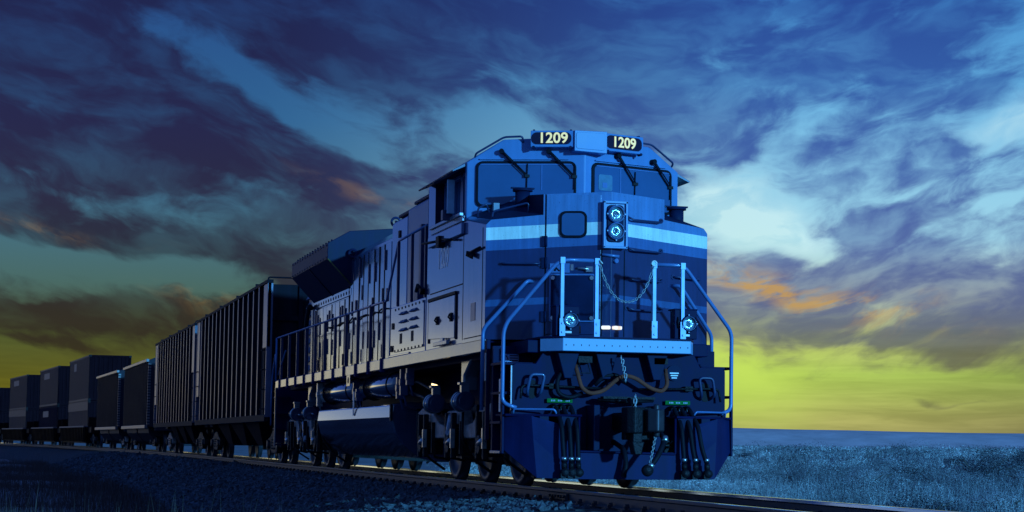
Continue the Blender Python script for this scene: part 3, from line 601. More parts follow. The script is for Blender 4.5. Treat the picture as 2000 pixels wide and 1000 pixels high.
# shallow pressings and brackets under the anticlimber
for x in (-.72, -.02-.2, .45):
    m = MB(); m.prism([(x-.14, 1.70), (x+.14, 1.70), (x+.05, 1.38), (x-.05, 1.38)], 'y', -1.16, -1.0); m.build('draft_bracket', M['glare'], FPL, .01)
for sx in (-1, 1):
    m = MB(); m.tube([(sx*1.20, -1.0, 1.15), (sx*1.24, -1.12, 1.2), (sx*1.20, -1.14, 1.42), (sx*1.02, -1.14, 1.42), (sx*1.06, -1.12, 1.2), (sx*1.08, -1.0, 1.15)], .02, 8, fillet=.05); m.build('loop_grab_iron', M['rail_d'] if sx > 0 else M['boxb'], FPL)
    m = MB(); pts = [];
    for i in range(16):
        a = 2*math.pi*i/16; pts.append((sx*1.15+.055*math.cos(a), 1.24+.05*math.sin(a)+(.07 if math.sin(a) > 0 else -.07)))
    m.prism(pts, 'y', -1.006, -1.0); m.build('toe_hole', M['black'], FPL)
    m = MB(); m.tube([(sx*.22, -1.12, 1.26), (sx*1.18, -1.08, 1.285), (sx*1.3, -1.08, 1.28), (sx*1.32, -1.1, 1.12)], .015, 8, fillet=.05); m.box(sx*.9-.05, sx*.9+.05, -1.1, -1.0, 1.25, 1.31); m.build('uncoupling_lever', M['iron'], FPL)
    # receptacle bracket
    m = MB(); m.box(sx*.5-.09, sx*.5+.09, -1.16, -1.0, 1.58, 1.66); m.tube([(sx*.5-.07, -1.15, 1.58), (sx*.5-.12, -1.15, 1.45), (sx*.5+.07, -1.15, 1.45), (sx*.5+.03, -1.15, 1.58)], .008, 6); m.build('cable_receptacle', M['iron'], FPL)
    # multiple-unit hose strip and hoses
    xc = sx*.80 if sx < 0 else .76
    m = MB(); m.box(xc-.165, xc+.165, -1.06, -1.04, 1.075, 1.125); GS = m.build('hose_label_strip', M['green'], FPL)
    m = MB()
    for gx in (-.09, .0, .10):
        for gk in range(3): m.box(xc+gx-.025+gk*.02, xc+gx-.012+gk*.02, -1.063, -1.06, 1.09, 1.11)
    m.build('label_lettering', M['boxb'], GS)
    for k, dx in enumerate((-.08, .02, .12)):
        x = xc+dx; top = 1.03; sw = sx*(.03+.05*k) if sx > 0 else .03-.01*k
        m = MB(); m.tube([(x, -1.0, top), (x, -1.13, top), (x+sw*.2, -1.42, .80), (x+sw*.5, -1.47, .5), (x+sw, -1.47, .33)], .030, 10, fillet=.10); H = m.build('brake_hose', M['black'], LOCO)
        m = MB(); m.cyl((x, -1.135, top-.012), (x, -1.155, top-.06), .037, n=12); m.build('hose_clamp', M['steel'], H); m = MB(); a = (x+sw*.93, -1.47, .36); m.cyl(a, (a[0], a[1], .40), .036, n=12); m.build('hose_clamp', M['steel'], H)
        m = MB(); bb = (x+sw, -1.47, .33); m.cyl(bb, (bb[0], bb[1], .26), .036, n=10); m.lathe((bb[0]+.01, -1.47, .21), (0, 1, 0), [(0, -.05), (.05, -.05), (.06, 0), (.05, .05), (0, .05)], 14); m.box(bb[0]-.05, bb[0]+.015, -1.5, -1.44, .14, .2); m.build('glad_hand', M['iron'], H)
    # front steps (stairwell each side)
    m = MB(); m.box(min(sx*1.50, sx*1.53), max(sx*1.50, sx*1.53), -1.0, -.93, .43, 1.72); SSD = m.build('stair_side', M['navy'], LOCO, .006); m = MB(); m.box(min(sx*1.48, sx*1.53), max(sx*1.48, sx*1.53), -.14, -.06, .60, 1.90); m.build('stair_post', M['navy'], LOCO, .006)
    m = MB(); m.box(min(sx*1.531, sx*1.54), max(sx*1.531, sx*1.54), -.93, -.86, .95, 1.36); m.build('stair_stripe', M['white'], SSD)
    m = MB(); m.box(min(sx*1.531, sx*1.54), max(sx*1.531, sx*1.54), -.12, -.07, 1.36, 1.72); m.build('stair_stripe', M['white'], SSD)
    for k in range(4):
        m = MB(); m.box(min(sx*1.12, sx*1.54), max(sx*1.12, sx*1.54), -.93, -.40, .43+.37*k, .465+.37*k); m.build('front_step', M['navy'] if k else M['sideh'], LOCO, .004)  # bottom step is painted pale for the light it catches
    m = MB(); m.box(min(sx*1.0, sx*1.5), max(sx*1.0, sx*1.5), -.38, -.30, .43, 1.8); m.build('stair_riser', M['navy'], LOCO)
    # step plate and top rail of the plow
    m = MB(); m.prism([(sx*1.54, -.70), (sx*1.50, -1.06), (sx*.62, -1.44), (sx*.62, -1.0), (sx*1.2, -.70)], 'z', .90, .925); m.build('plow_step', M['navy'], LOCO)
    m = MB(); m.tube([(sx*1.40, -1.05, .93), (sx*1.40, -1.08, .985), (sx*.93, -1.28, .985), (sx*.90, -1.27, .93)], .013, 8, fillet=.03); m.build('toe_rail', M['rail_b'], LOCO)
    m = MB(); m.box(min(sx*.66, sx*.86), max(sx*.66, sx*.86), -1.36, -1.20, .60, .90); m.box(min(sx*1.0, sx*1.12), max(sx*1.0, sx*1.12), -1.28, -1.05, .66, .90); m.build('hose_bracket', M['glare'], LOCO, .006)
# plow
m = MB()
wing = lambda s: [(s*.66, -1.36, .13), (s*1.16, -1.33, .14), (s*1.52, -.98, .46), (s*1.55, -.86, .80), (s*1.53, -.80, .90), (s*1.10, -1.16, .90), (s*.66, -1.40, .90)]
def sheet(pts, t):
    a = [Vector(p) for p in pts]; b = [p+Vector((0, t, 0)) for p in a]; m.loft(a, b)
for s in (-1, 1):
    sheet([(s*.62, -1.37, .13), (s*1.16, -1.33, .14), (s*1.20, -1.29, .62), (s*.62, -1.37, .62)], .03)
    sheet([(s*1.16, -1.33, .14), (s*1.50, -.98, .48), (s*1.53, -.92, .92), (s*1.22, -1.27, .90), (s*1.20, -1.29, .62)], .03)
    sheet([(s*.62, -1.37, .62), (s*1.20, -1.29, .62), (s*1.22, -1.27, .90), (s*.62, -1.34, .74)], .03)
sheet([(-.62, -1.37, .13), (.62, -1.37, .13), (.62, -1.37, .47), (-.62, -1.37, .47)], .03)
PL = m.build('snow_plow', M['plow'], LOCO)
m = MB(); m.tube([(-.64, -1.38, .92), (-.64, -1.38, .47), (.62, -1.38, .45), (.62, -1.38, .92)], .016, 6, fillet=.02); m.build('notch_lip', M['navy'], PL)
m = MB(); m.box(-.60, .60, -1.02, -.9, .40, 1.0); m.build('coupler_pocket_plate', M['glare'], LOCO)
for s in (-1, 1):
    m = MB(); m.box(min(s*.36, s*.44), max(s*.36, s*.44), -1.35, -1.0, .48, 1.05); m.build('pocket_cheek', M['glare'], LOCO, .01)
# coupler
m = MB(); m.box(-.10, .10, -1.70, -.9, .74, .96); m.prism([(-.17, -1.62), (-.20, -1.95), (-.12, -2.02), (.0, -1.98), (.03, -1.84), (.14, -1.86), (.20, -1.72), (.15, -1.60)], 'z', .70, 1.02); CP = m.build('coupler', M['iron'], LOCO, .02)
m = MB(); m.prism([(.04, -1.80), (.06, -1.98), (.16, -2.06), (.26, -2.02), (.28, -1.90), (.20, -1.80)], 'z', .72, 1.0); m.cyl((.21, -1.86, .66), (.21, -1.86, 1.06), .04, n=14); m.build('coupler_knuckle', M['wheel'], CP, .02)
m = MB(); m.box(-.12, .0, -1.95, -1.83, .46, .72); m.prism([(-.14, .60), (.02, .60), (-.02, .44), (-.10, .44)], 'y', -1.98, -1.8); m.box(-.16, .16, -1.75, -1.6, .62, .72); m.build('coupler_lock', M['iron'], CP, .012)
m = MB(); m.tube([(-.35, -1.2, 1.12), (.02, -1.3, 1.10), (.38, -1.2, 1.12)], .025, 8); m.box(-.30, .38, -1.30, -1.16, 1.13, 1.16); m.tube([(.0, -1.4, 1.12), (.0, -1.6, 1.05)], .03, 8); m.build('lift_bracket', M['iron'], CP)
m = MB()
for i in range(4): m.link((.01, -1.62, 1.15-.05*i), (0, 0, 1), (1, 0, 0) if i % 2 else (0, 1, 0), .07, .04, .008)
m.build('pin_chain', M['chain'], CP)
m = MB()
for i in range(7): m.link((-.09+.012*(i % 2)+.01*i, -1.34, 1.64-.045*i), (0, 0, 1), (1, 0, 0) if i % 2 else (0, 1, 0), .062, .032, .007)
m.build('hanging_chain', M['chain'], LOCO)
# main air hose with gladhand
m = MB(); m.tube([(.30, -1.0, .72), (.36, -1.5, .74), (.36, -1.75, .62), (.22, -1.85, .40), (.12, -1.85, .28)], .034, 10, fillet=.12); H = m.build('main_air_hose', M['black'], LOCO)
m = MB(); m.cyl((.365, -1.72, .66), (.35, -1.76, .60), .042, n=12); m.build('hose_clamp', M['steel'], H); m = MB(); m.cyl((.16, -1.85, .33), (.13, -1.85, .29), .042, n=12); m.build('hose_clamp', M['steel'], H)
m = MB(); m.lathe((.10, -1.85, .25), (0, 1, 0), [(0, -.06), (.06, -.06), (.075, 0), (.06, .06), (0, .06)], 16); m.build('glad_hand', M['iron'], H)
m = MB()
for i in range(15): m.link((.21-.006*i, -1.86, .74-.03*i), (-.2, 0, 1), (1, 0, 0) if i % 2 else (0, 1, 0), .042, .022, .005)
m.build('hose_chain', M['chain'], H)
m = MB(); m.tube([(-.08, -1.0, .6), (-.06, -1.42, .50), (-.06, -1.5, .30), (-.10, -1.5, .16)], .032, 10, fillet=.1); m.build('drain_hose', M['black'], LOCO)
# jumper cable and sagging hoses
m = MB(); m.tube([(-.62, -1.12, 1.55), (-.60, -1.18, 1.42), (-.56, -1.2, 1.26), (-.45, -1.2, 1.19), (-.28, -1.2, 1.22), (-.10, -1.22, 1.38), (.0, -1.22, 1.43), (.14, -1.22, 1.40), (.35, -1.2, 1.27), (.50, -1.2, 1.23), (.58, -1.18, 1.32), (.57, -1.12, 1.52)], .026, 10, fillet=.12); m.build('jumper_cable', M['cable'], LOCO)
m = MB(); m.tube([(-.72, -1.05, 1.55), (-.86, -1.12, 1.35), (-.85, -1.14, 1.18), (-.68, -1.14, 1.13), (-.52, -1.1, 1.2)], .028, 8, fillet=.1); m.tube([(-.36, -1.1, 1.30), (-.25, -1.14, 1.42), (-.08, -1.14, 1.44), (.05, -1.1, 1.34)], .028, 8, fillet=.1); m.build('slack_hose', M['black'], LOCO)
m = MB(); m.cyl((.72, -1.0, 1.48), (.72, -1.03, 1.48), .10, n=20); m.build('receptacle_cover', M['glare'], FPL)
m = MB()
for k in range(3): m.box(.66+.012*k, .78-.012*k, -1.034, -1.03, 1.47-.03*k, 1.485-.03*k)
m.build('receptacle_lettering', M['numgrey'], FPL)
# warning plate in the left stairwell
m = MB(); m.box(-1.40, -1.24, -.30, -.29, 1.58, 1.66) if False else m.box(-1.36, -1.17, -.40, -.39, 1.60, 1.70); W_ = m.build('warning_plate', M['rail_b'], LOCO)
m = MB()
for k in range(3): m.box(-1.29, -1.18, -.402, -.40, 1.612+.03*k, 1.625+.03*k)
m.tube([(-1.34, -.402, 1.68), (-1.32, -.402, 1.65), (-1.305, -.402, 1.62)], .006, 5); m.build('warning_lettering', M['black'], W_)

# --- fuel tank and air reservoirs
tk = [(-1.10, 1.21), (-1.40, 1.17), (-1.43, .96), (-1.36, .70), (-1.20, .50), (-.93, .30), (-.70, .24)]
tk = tk+[(-x, z) for x, z in reversed(tk)]
m = MB(); m.prism(tk, 'y', 6.9, 14.7); TK = m.build('fuel_tank', M['tank'], LOCO, .03, 3)
m = MB(); m.box(-1.44, -1.425, 10.4, 10.5, 1.02, 1.45); m.build('fuel_gauge', M['white'], TK)
m = MB(); m.box(-1.44, -1.405, 6.86, 6.95, .9, 1.17); m.box(-1.0, 1.0, 6.86, 6.9, .95, 1.1); m.build('tank_bracket', M['iron'], TK)
for s in (-1, 1):
    for y0, y1 in ((6.85, 10.0), (10.85, 14.55)):
        m = MB(); m.lathe((s*1.22, y0, 1.50), (0, 1, 0), [(0, -.10), (.10, -.085), (.17, -.04), (.205, .03), (.205, y1-y0-.03), (.17, y1-y0+.04), (.10, y1-y0+.085), (0, y1-y0+.1)], 32); AT = m.build('air_reservoir', M['tank'], LOCO)
        for yy in (y0+.5, y1-.5): m = MB(); m.torus((s*1.22, yy, 1.50), (0, 1, 0), .212, .014, 32, 6); m.build('reservoir_strap', M['iron'], AT)
        m = MB(); m.cyl((s*1.22, y0+.1, 1.28), (s*1.22, y0+.1, 1.16), .03, n=8); m.build('drain_valve', M['iron'], AT)
m = MB(); m.box(-1.545, -1.53, 10.25, 10.6, 1.55, 1.745); SP = m.build('speed_plate', M['sideh'], LOCO)
text('60', .15, (-1.5455, 10.425, 1.645), (0, -1, 0), (0, 0, 1), M['black'], SP, 'plate_number', .002)
for k, (y, z0, z1) in enumerate(((10.3, 1.28, 1.5), (10.6, 1.3, 1.62), (14.9, 1.25, 1.72), (6.2, 1.3, 1.72), (5.7, 1.45, 1.72), (6.5, 1.25, 1.6))):
    m = MB(); m.box(-1.42, -1.30, y-.05, y+.05, z0, z1); m.cyl((-1.43, y, (z0+z1)/2), (-1.30, y, (z0+z1)/2), .06, n=12); m.tube([(-1.35, y, z0), (-1.3, y+.05, z0-.15), (-1.0, y+.2, z0-.2)], .02, 6); m.build('air_valve', M['steel'] if k in (2,) else M['boxb'], LOCO, .005)
m = MB(); m.tube([(-1.25, 6.6, 1.45), (-1.3, 5.4, 1.50), (-1.3, 4.3, 1.35), (-1.2, 3.9, 1.0)], .022, 8, fillet=.15); m.tube([(-1.2, 6.4, 1.35), (-1.28, 5.0, 1.25), (-1.2, 4.2, 1.0)], .03, 8, fillet=.15); m.build('brake_pipe', M['iron'], LOCO)
m = MB(); m.lathe((-1.30, 4.05, 1.44), (-.3, 0, -1), [(0, -.05), (.05, -.04), (.06, .02)], 14); LP = m.build('inspection_lamp', M['iron'], LOCO)
m = MB(); m.lathe((-1.31, 4.05, 1.42), (-.5, -.3, -.6), [(0, .05), (.03, .045), (.05, .02), (.05, 0)], 14); m.build('lamp_bulb', M['amber'], LP)
# traction-motor blower duct elbows above the bogies
for y in (2.55, 17.3):
    m = MB(); m.prism([(y-.5, 1.74), (y+.15, 1.74), (y+.15, 1.30), (y-.0, 1.30), (y-.02, 1.5)], 'x', -1.22, -1.0); m.build('air_duct_elbow', M['sideh'], LOCO, .03)
# --- bogies
def wheel(mb, x, y, r, s):
    # wheel with flange, plate and tread; outer face towards s
    mb.lathe((x, y, r), (s, 0, 0), [(0, .05), (.10, .055), (.12, .03), (.22, .0), (r*.78, .01), (r*.80, .045), (r*.985, .05), (r, .04), (r+.004, -.05), (r+.028, -.066), (r+.026, -.09), (r*.8, -.09), (.15, -.06), (0, -.06)], 40)
def loco_bogie(yc, f):
    T = empty('bogie', (0, yc, 0)); T.parent = LOCO; T.rotation_euler = (0, 0, 0 if f > 0 else math.pi)
    ax = (-1.93, 0.0, 1.93); r = .533
    for a in ax:
        for s in (-1, 1):
            m = MB(); wheel(m, s*.76, a, r, s); m.build('wheel', [M['wheel']], T)
        m = MB(); m.cyl((-.72, a, r), (.72, a, r), .09, n=16); m.cyl((-.4, a+.3, r+.05), (.4, a+.3, r+.05), .36, n=20); m.build('traction_motor', M['iron'], T)
    for s in (-1, 1):
        bx = lambda mb, a0, a1, *q: mb.box(min(s*a0, s*a1), max(s*a0, s*a1), *q)
        m = MB(); m.prism([(-2.75, .78), (-2.75, 1.0), (-2.2, 1.10), (-1.5, 1.02), (-1.1, .84), (-.6, .80), (-.4, 1.02), (.5, 1.02), (.7, .80), (1.1, .84), (1.6, 1.02), (2.2, 1.10), (2.75, 1.0), (2.75, .78), (2.35, .70), (2.2, .86), (1.66, .86), (1.5, .62), (.45, .62), (.28, .82), (-.28, .82), (-.45, .62), (-1.5, .62), (-1.66, .86), (-2.2, .86), (-2.35, .70)], 'x', s*1.10, s*1.26); m.build('bogie_frame', M['rust'], T, .02)
        m = MB(); m.prism([(-.9, .62), (.9, .62), (.6, .42), (-.6, .42)], 'x', s*1.02, s*1.16); m.build('frame_web', M['iron'], T, .02)
        for a in ax:
            m = MB(); bx(m, 1.04, 1.30, a-.19, a+.19, r-.16, r+.20); m.cyl((s*1.28, a, r), (s*1.38, a, r), .13, n=20); bx(m, 1.28, 1.36, a-.24, a-.16, r-.2, r+.45); bx(m, 1.28, 1.36, a+.16, a+.24, r-.2, r+.45); JB = m.build('journal_box', M['iron'], T, .015)
            m = MB(); m.cyl((s*1.37, a-.07, r+.02), (s*1.37, a-.30, r+.06), .045, n=12); bx(m, 1.34, 1.40, a-.36, a-.30, r-.05, r+.22); m.build('damper_pin', M['steel'], JB)
            for o in (-.30, .30):
                m = MB()
                for q in range(5): m.torus((s*1.17, a+o, r+.0+.055*q), (0, 0, 1), .075, .018, 16, 6)
                m.build('coil_spring', M['iron'], T)
        for a in (-.95, .95):
            m = MB(); m.cyl((s*1.36, a-.16, 1.13), (s*1.36, a+.24, 1.13), .135, n=24); m.cyl((s*1.36, a-.20, 1.13), (s*1.36, a-.16, 1.13), .10, n=18); m.tube([(s*1.36, a+.2, 1.13), (s*1.36, a+.75, 1.10)], .022, 8); BC_ = m.build('brake_cylinder', M['tank'], T)
            m = MB(); m.torus((s*1.36, a+.12, 1.13), (0, 1, 0), .138, .012, 24, 6); m.build('cylinder_band', M['steel'], BC_)
            m = MB(); bx(m, 1.28, 1.40, a-.05, a+.05, 1.24, 1.36); bx(m, 1.28, 1.42, a-.02, a+.12, 1.36, 1.40); m.build('brake_bracket', M['sideh'], T, .006)
            for dy in (.42, -.62):
                m = MB(); bx(m, 1.26, 1.31, a+dy-.03, a+dy+.03, .40, .86); m.tube([(s*1.29, a+dy, .44), (s*1.24, a+dy+.04, .34), (s*1.0, a+dy+.1, .3)], .02, 8); m.build('brake_rigging', M['iron'], T)
        for a in (-2.6, -.68, 2.45):
            m = MB(); m.tube([(s*1.30, a, 1.0), (s*1.30, a+.02, .6), (s*1.1, a+.12, .32), (s*.82, a+.18, .14)], .02, 8, fillet=.1); m.build('sand_pipe', M['iron'], T)
        m = MB(); m.cyl((s*1.32, -.02, .95), (s*1.32, .28, .55), .04, n=12); m.tube([(s*1.34, .0, .72), (s*1.34, .12, .62), (s*1.34, -.05, .55), (s*1.34, .1, .42)], .014, 6); m.build('shock_absorber', M['numgrey'], T)
    m = MB(); m.box(-1.05, 1.05, -.45, .45, .72, 1.1); m.build('bolster', M['iron'], T, .02)
    for q in (-2.5, 2.5): m = MB(); m.box(-.95, .95, q-.1, q+.1, .7, .95); m.build('end_beam', M['iron'], T, .02)
    return T
loco_bogie(2.87, 1); loco_bogie(17.3, -1)
for s in (-1, 1):   # life guards ahead of the leading wheels
    m = MB(); m.prism([(-.35, .55), (-.15, .55), (.25, .12), (.1, .10), (-.1, .25)], 'x', s*.70, s*.82); m.tube([(s*.9, -.55, .62), (s*.86, -.1, .22)], .03, 8); m.build('rail_guard', M['iron'], LOCO, .01)

# ================================================================== TRACK
TR, TY0 = 1000., 40.
def T(s, x=0., z=0.):
    if s <= TY0: return Vector((x, s, z))
    a = (s-TY0)/TR
    return Vector((-TR*(1-math.cos(a))+x*math.cos(a), TY0+TR*math.sin(a)+x*math.sin(a), z))
def Th(s): return 0. if s <= TY0 else (s-TY0)/TR
def sweep(prof, ss, name, mats, parent=None, mfun=None, closed=True):
    m = MB(); n = len(prof); v = []; f = []; mi = []
    for s in ss: v += [T(s, x, z) for x, z in prof]
    for i in range(len(ss)-1):
        for k in range(n if closed else n-1):
            f.append((i*n+k, i*n+(k+1) % n, (i+1)*n+(k+1) % n, (i+1)*n+k)); mi.append(mfun(k) if mfun else 0)
    if closed: f += [list(range(n)), list(range(len(v)-1, len(v)-n-1, -1))]; mi += [0, 0]
    m._add(v, f); m.m = mi; return m.build(name, mats, parent)
SS = [-22, -15, -10, -5, 0, 10, 20, 30, 40]+[45+5*i for i in range(46)]
TRK = empty('railway_track', (0, 0, 0), 0, 'straight railway track of two shiny rails on sleepers curving away under the train', 'railway track')
for s in (-1, 1):
    c = s*.7535
    P = [(-.0375, -.034), (-.0345, -.007), (-.027, -.0012), (.024, 0), (.034, -.005), (.0365, -.014), (.037, -.036), (.012, -.05), (.009, -.135), (.070, -.150), (.070, -.165), (-.070, -.165), (-.070, -.150), (-.009, -.135), (-.012, -.05)]
    sweep([(c+s*x, z) for x, z in P], SS, 'rail', [M['railside'], M['railtop']], TRK, lambda k: 1 if k in (0, 1, 2, 3) else 0)     # worn bright on the running edge only
# bolted rail joint near the locomotive
m = MB(); m.box(-.80, -.765, -1.4, -.6, -.125, -.055)
for k in range(6): m.cyl((-.80, -1.33+.13*k, -.09), (-.83, -1.33+.13*k, -.09), .018, n=8)
m.build('joint_bar', M['plate'], TRK, .004)
tie0 = None
for i in range(98):
    s = -9+.62*i
    if tie0 is None:
        m = MB(); m.box(-1.30, 1.30, -.115, .115, -.36, -.172); tie0 = m.build('sleeper', M['tie'], TRK, .012)
        bits = []
        for sx in (-1, 1):
            m = MB(); m.box(sx*.7535-.18, sx*.7535+.18, -.09, .09, -.172, -.158)
            for dx in (-.1, .1): m.box(sx*.7535+dx-.02, sx*.7535+dx+.02, .03, .07, -.165, -.118)
            bits.append(m.build('tie_plate', M['plate'], tie0))
            for dx in (-1, 1): m = MB(); m.prism([(.12, -.175), (.16, -.175), (.16, -.11), (.14, -.10), (.12, -.14)], 'x', sx*.7535+dx*.03, sx*.7535+dx*.075); bits.append(m.build('rail_anchor', M['plate'], tie0))
        o = tie0
    else:
        o = tie0.copy(); COL.objects.link(o); o.parent = TRK
        for ch in bits: c = ch.copy(); COL.objects.link(c); c.parent = o
    p = T(s); o.location = p; o.rotation_euler = (0, 0, Th(s)+random.uniform(-.015, .015))

# ================================================================== FREIGHT CARS
def car_root(name, s, L, label, cat, group):
    a = T(s+.18*L); b = T(s+.82*L); d = (b-a).normalized(); rz = math.atan2(-d.x, d.y)
    p = a-d*.18*L; return empty(name, (p.x, p.y, 0), rz, label, cat, group)
def freight_bogie(parent, y):
    Tt = empty('bogie', (0, y, 0)); Tt.parent = parent
    for a in (-.89, .89):
        for s in (-1, 1):
            m = MB(); wheel(m, s*.76, a, .457, s); m.build('wheel', M['wheel'], Tt)
        m = MB(); m.cyl((-.7, a, .457), (.7, a, .457), .07, n=12); m.build('axle', M['iron'], Tt)
    for s in (-1, 1):
        m = MB(); m.prism([(-1.2, .38), (-1.2, .58), (-.7, .66), (-.35, .80), (.35, .80), (.7, .66), (1.2, .58), (1.2, .38), (.75, .40), (.45, .24), (-.45, .24), (-.75, .40)], 'x', s*.95, s*1.10); m.build('side_frame', M['rust'] if random.random() < .2 else M['iron'], Tt, .015)
        for a in (-.89, .89): m = MB(); m.cyl((s*1.0, a, .457), (s*1.16, a, .457), .11, n=16); m.build('bearing_cap', M['plate'], Tt)
        m = MB()
        for o in (-.18, 0, .18):
            for q in range(4): m.torus((s*1.06, o, .36+.07*q), (0, 0, 1), .07, .017, 12, 5)
        m.build('bolster_spring', M['iron'], Tt)
    m = MB(); m.box(-1.0, 1.0, -.2, .2, .45, .75); m.build('bolster', M['iron'], Tt, .01)
def car_ladder(parent, x, y, z0, z1, w=.42, ax='y'):
    n = int((z1-z0)/.4)
    for k in range(n+1):
        m = MB(); z = z0+(z1-z0)*k/n; q = -.07 if x < 0 else .07
        m.tube([(x, y, z), (x+q, y, z-.01), (x+q, y+w, z-.01), (x, y+w, z)], .012, 6); m.build('grab_rung', M['hop'], parent)

def tall_hopper(s0, L, label, nrib):
    C = car_root('hopper_car', s0, L, label, 'hopper car', 'tall ribbed hopper cars')
    W = 1.52; ZB, ZT = 1.10, 4.30
    m = MB()
    for s in (-1, 1): m.box(min(s*W, s*(W-.03)), max(s*W, s*(W-.03)), .9, L-.9, ZB, ZT)
    # sloped end sheets and bottom hoppers
    m.prism([(1.0, ZT), (1.0, 3.2), (3.6, 1.3), (3.7, 1.3), (1.1, 3.3), (1.1, ZT)], 'x', -W+.03, W-.03)
    m.prism([(L-1.0, ZT), (L-1.0, 3.2), (L-3.6, 1.3), (L-3.7, 1.3), (L-1.1, 3.3), (L-1.1, ZT)], 'x', -W+.03, W-.03)
    m.box(-W+.03, W-.03, 1.0, L-1.0, ZT-.12, ZT-.02)
    m.build('hopper_body', M['hop'], C)
    for k, y in enumerate((3.6, 3.6+(L-7.2)/3, 3.6+2*(L-7.2)/3)):
        w = (L-7.2)/3; m = MB(); m.loft([(-1.3, y+.05, 1.12), (1.3, y+.05, 1.12), (1.3, y+w-.05, 1.12), (-1.3, y+w-.05, 1.12)], [(-1.0, y+w*.35, .42), (1.0, y+w*.35, .42), (1.0, y+w*.65, .42), (-1.0, y+w*.65, .42)]); m.build('discharge_bay', M['hop'], C)
    for s in (-1, 1):
        m = MB(); m.box(min(s*(W-.02), s*(W+.08)), max(s*(W-.02), s*(W+.08)), .06, L-.06, ZB-.10, ZB+.06); m.build('side_sill', M['hop'], C, .008)
        m = MB(); m.box(min(s*(W-.06), s*(W+.09)), max(s*(W-.06), s*(W+.09)), .0, L, ZT-.03, ZT+.05); m.build('top_chord', M['hop'], C, .008)
        for k in range(nrib):
            y = 1.05+(L-2.1)*(k+.5)/nrib
            m = MB(); m.prism([(s*W, y-.10), (s*(W+.07), y-.08), (s*(W+.07), y+.08), (s*W, y+.10)], 'z', ZB+.06, ZT-.03); m.mi = 1; m.box(min(s*(W+.07), s*(W+.082)), max(s*(W+.07), s*(W+.082)), y-.065, y+.065, ZB+.06, ZT-.03); m.build('side_rib', [M['hop'], M['hoprib']], C)
        for y in (.03, L-.83):      # smooth end panels
            m = MB(); m.box(min(s*(W-.02), s*(W+.06)), max(s*(W-.02), s*(W+.06)), y, y+.80, 2.75 if y < 1 else 1.9, ZT-.03); m.build('end_panel', M['hoprib'], C, .006)
        for y in (.03, L-.13):
            m = MB(); m.box(min(s*(W-.06), s*(W+.07)), max(s*(W-.06), s*(W+.07)), y, y+.10, ZB, ZT-.03); m.build('corner_post', M['hoprib'], C, .006)
        for y in (.2, L-.7): car_ladder(C, s*(W+.05), y, 1.3, 2.7)
    for y0, y1 in ((.05, .9), (L-.9, L-.05)):
        m = MB(); m.box(-W+.04, W-.04, y0+.35, y0+.42, 1.2, ZT-.03); m.box(-W+.06, W-.06, y0+.28, y0+.35, 1.7, 1.85); m.box(-W+.06, W-.06, y0+.28, y0+.35, 2.6, 2.72); m.box(-W+.06, W-.06, y0+.28, y0+.35, 3.4, 3.52)
        for x in (-.75, 0, .75): m.box(x-.05, x+.05, y0+.27, y0+.35, 1.2, ZT-.05)
        m.build('end_sheet', M['hop'], C, .006)
        m = MB(); m.box(-1.1, 1.1, y0, y1, .95, 1.12); m.build('end_platform', M['hop'], C)
    m = MB(); m.box(-.5, .5, .4, L-.4, ZT+.05, ZT+.09)
    for k in range(6): y = 1.6+(L-3.2)*k/5; m.box(-.42, .42, y-.7, y+.7, ZT+.0, ZT+.16)
    m.build('roof_hatches', M['hop'], C, .01)
    m = MB(); m.tube([(-W, .5, ZT), (-W, .5, ZT+.14), (W*.2, .5, ZT+.14), (W*.2, .5, ZT)], .02, 8, fillet=.05); m.build('roof_grab_iron', M['hop'], C)
    m = MB()
    for k in range(4): m.box(-W-.09, -W+.1, 2.2+k*(L-5)/3, 2.3+k*(L-5)/3, ZT+.05, ZT+.10)
    m.build('roof_bracket', M['hop'], C)
    m = MB(); m.box(-.14, .14, -.5, L+.5, .80, 1.02); m.box(-.2, .2, -.75, -.5, .74, 1.05); m.build('coupler', M['iron'], C, .01)
    freight_bogie(C, 1.95); freight_bogie(C, L-1.95)
    return C
tall_hopper(21.75, 17.6, 'tall dark hopper car with bright vertical ribs coupled directly behind the locomotive', 14)
tall_hopper(40.35, 15.5, 'tall dark ribbed hopper car between the first tall hopper and the lower grey hoppers', 13)

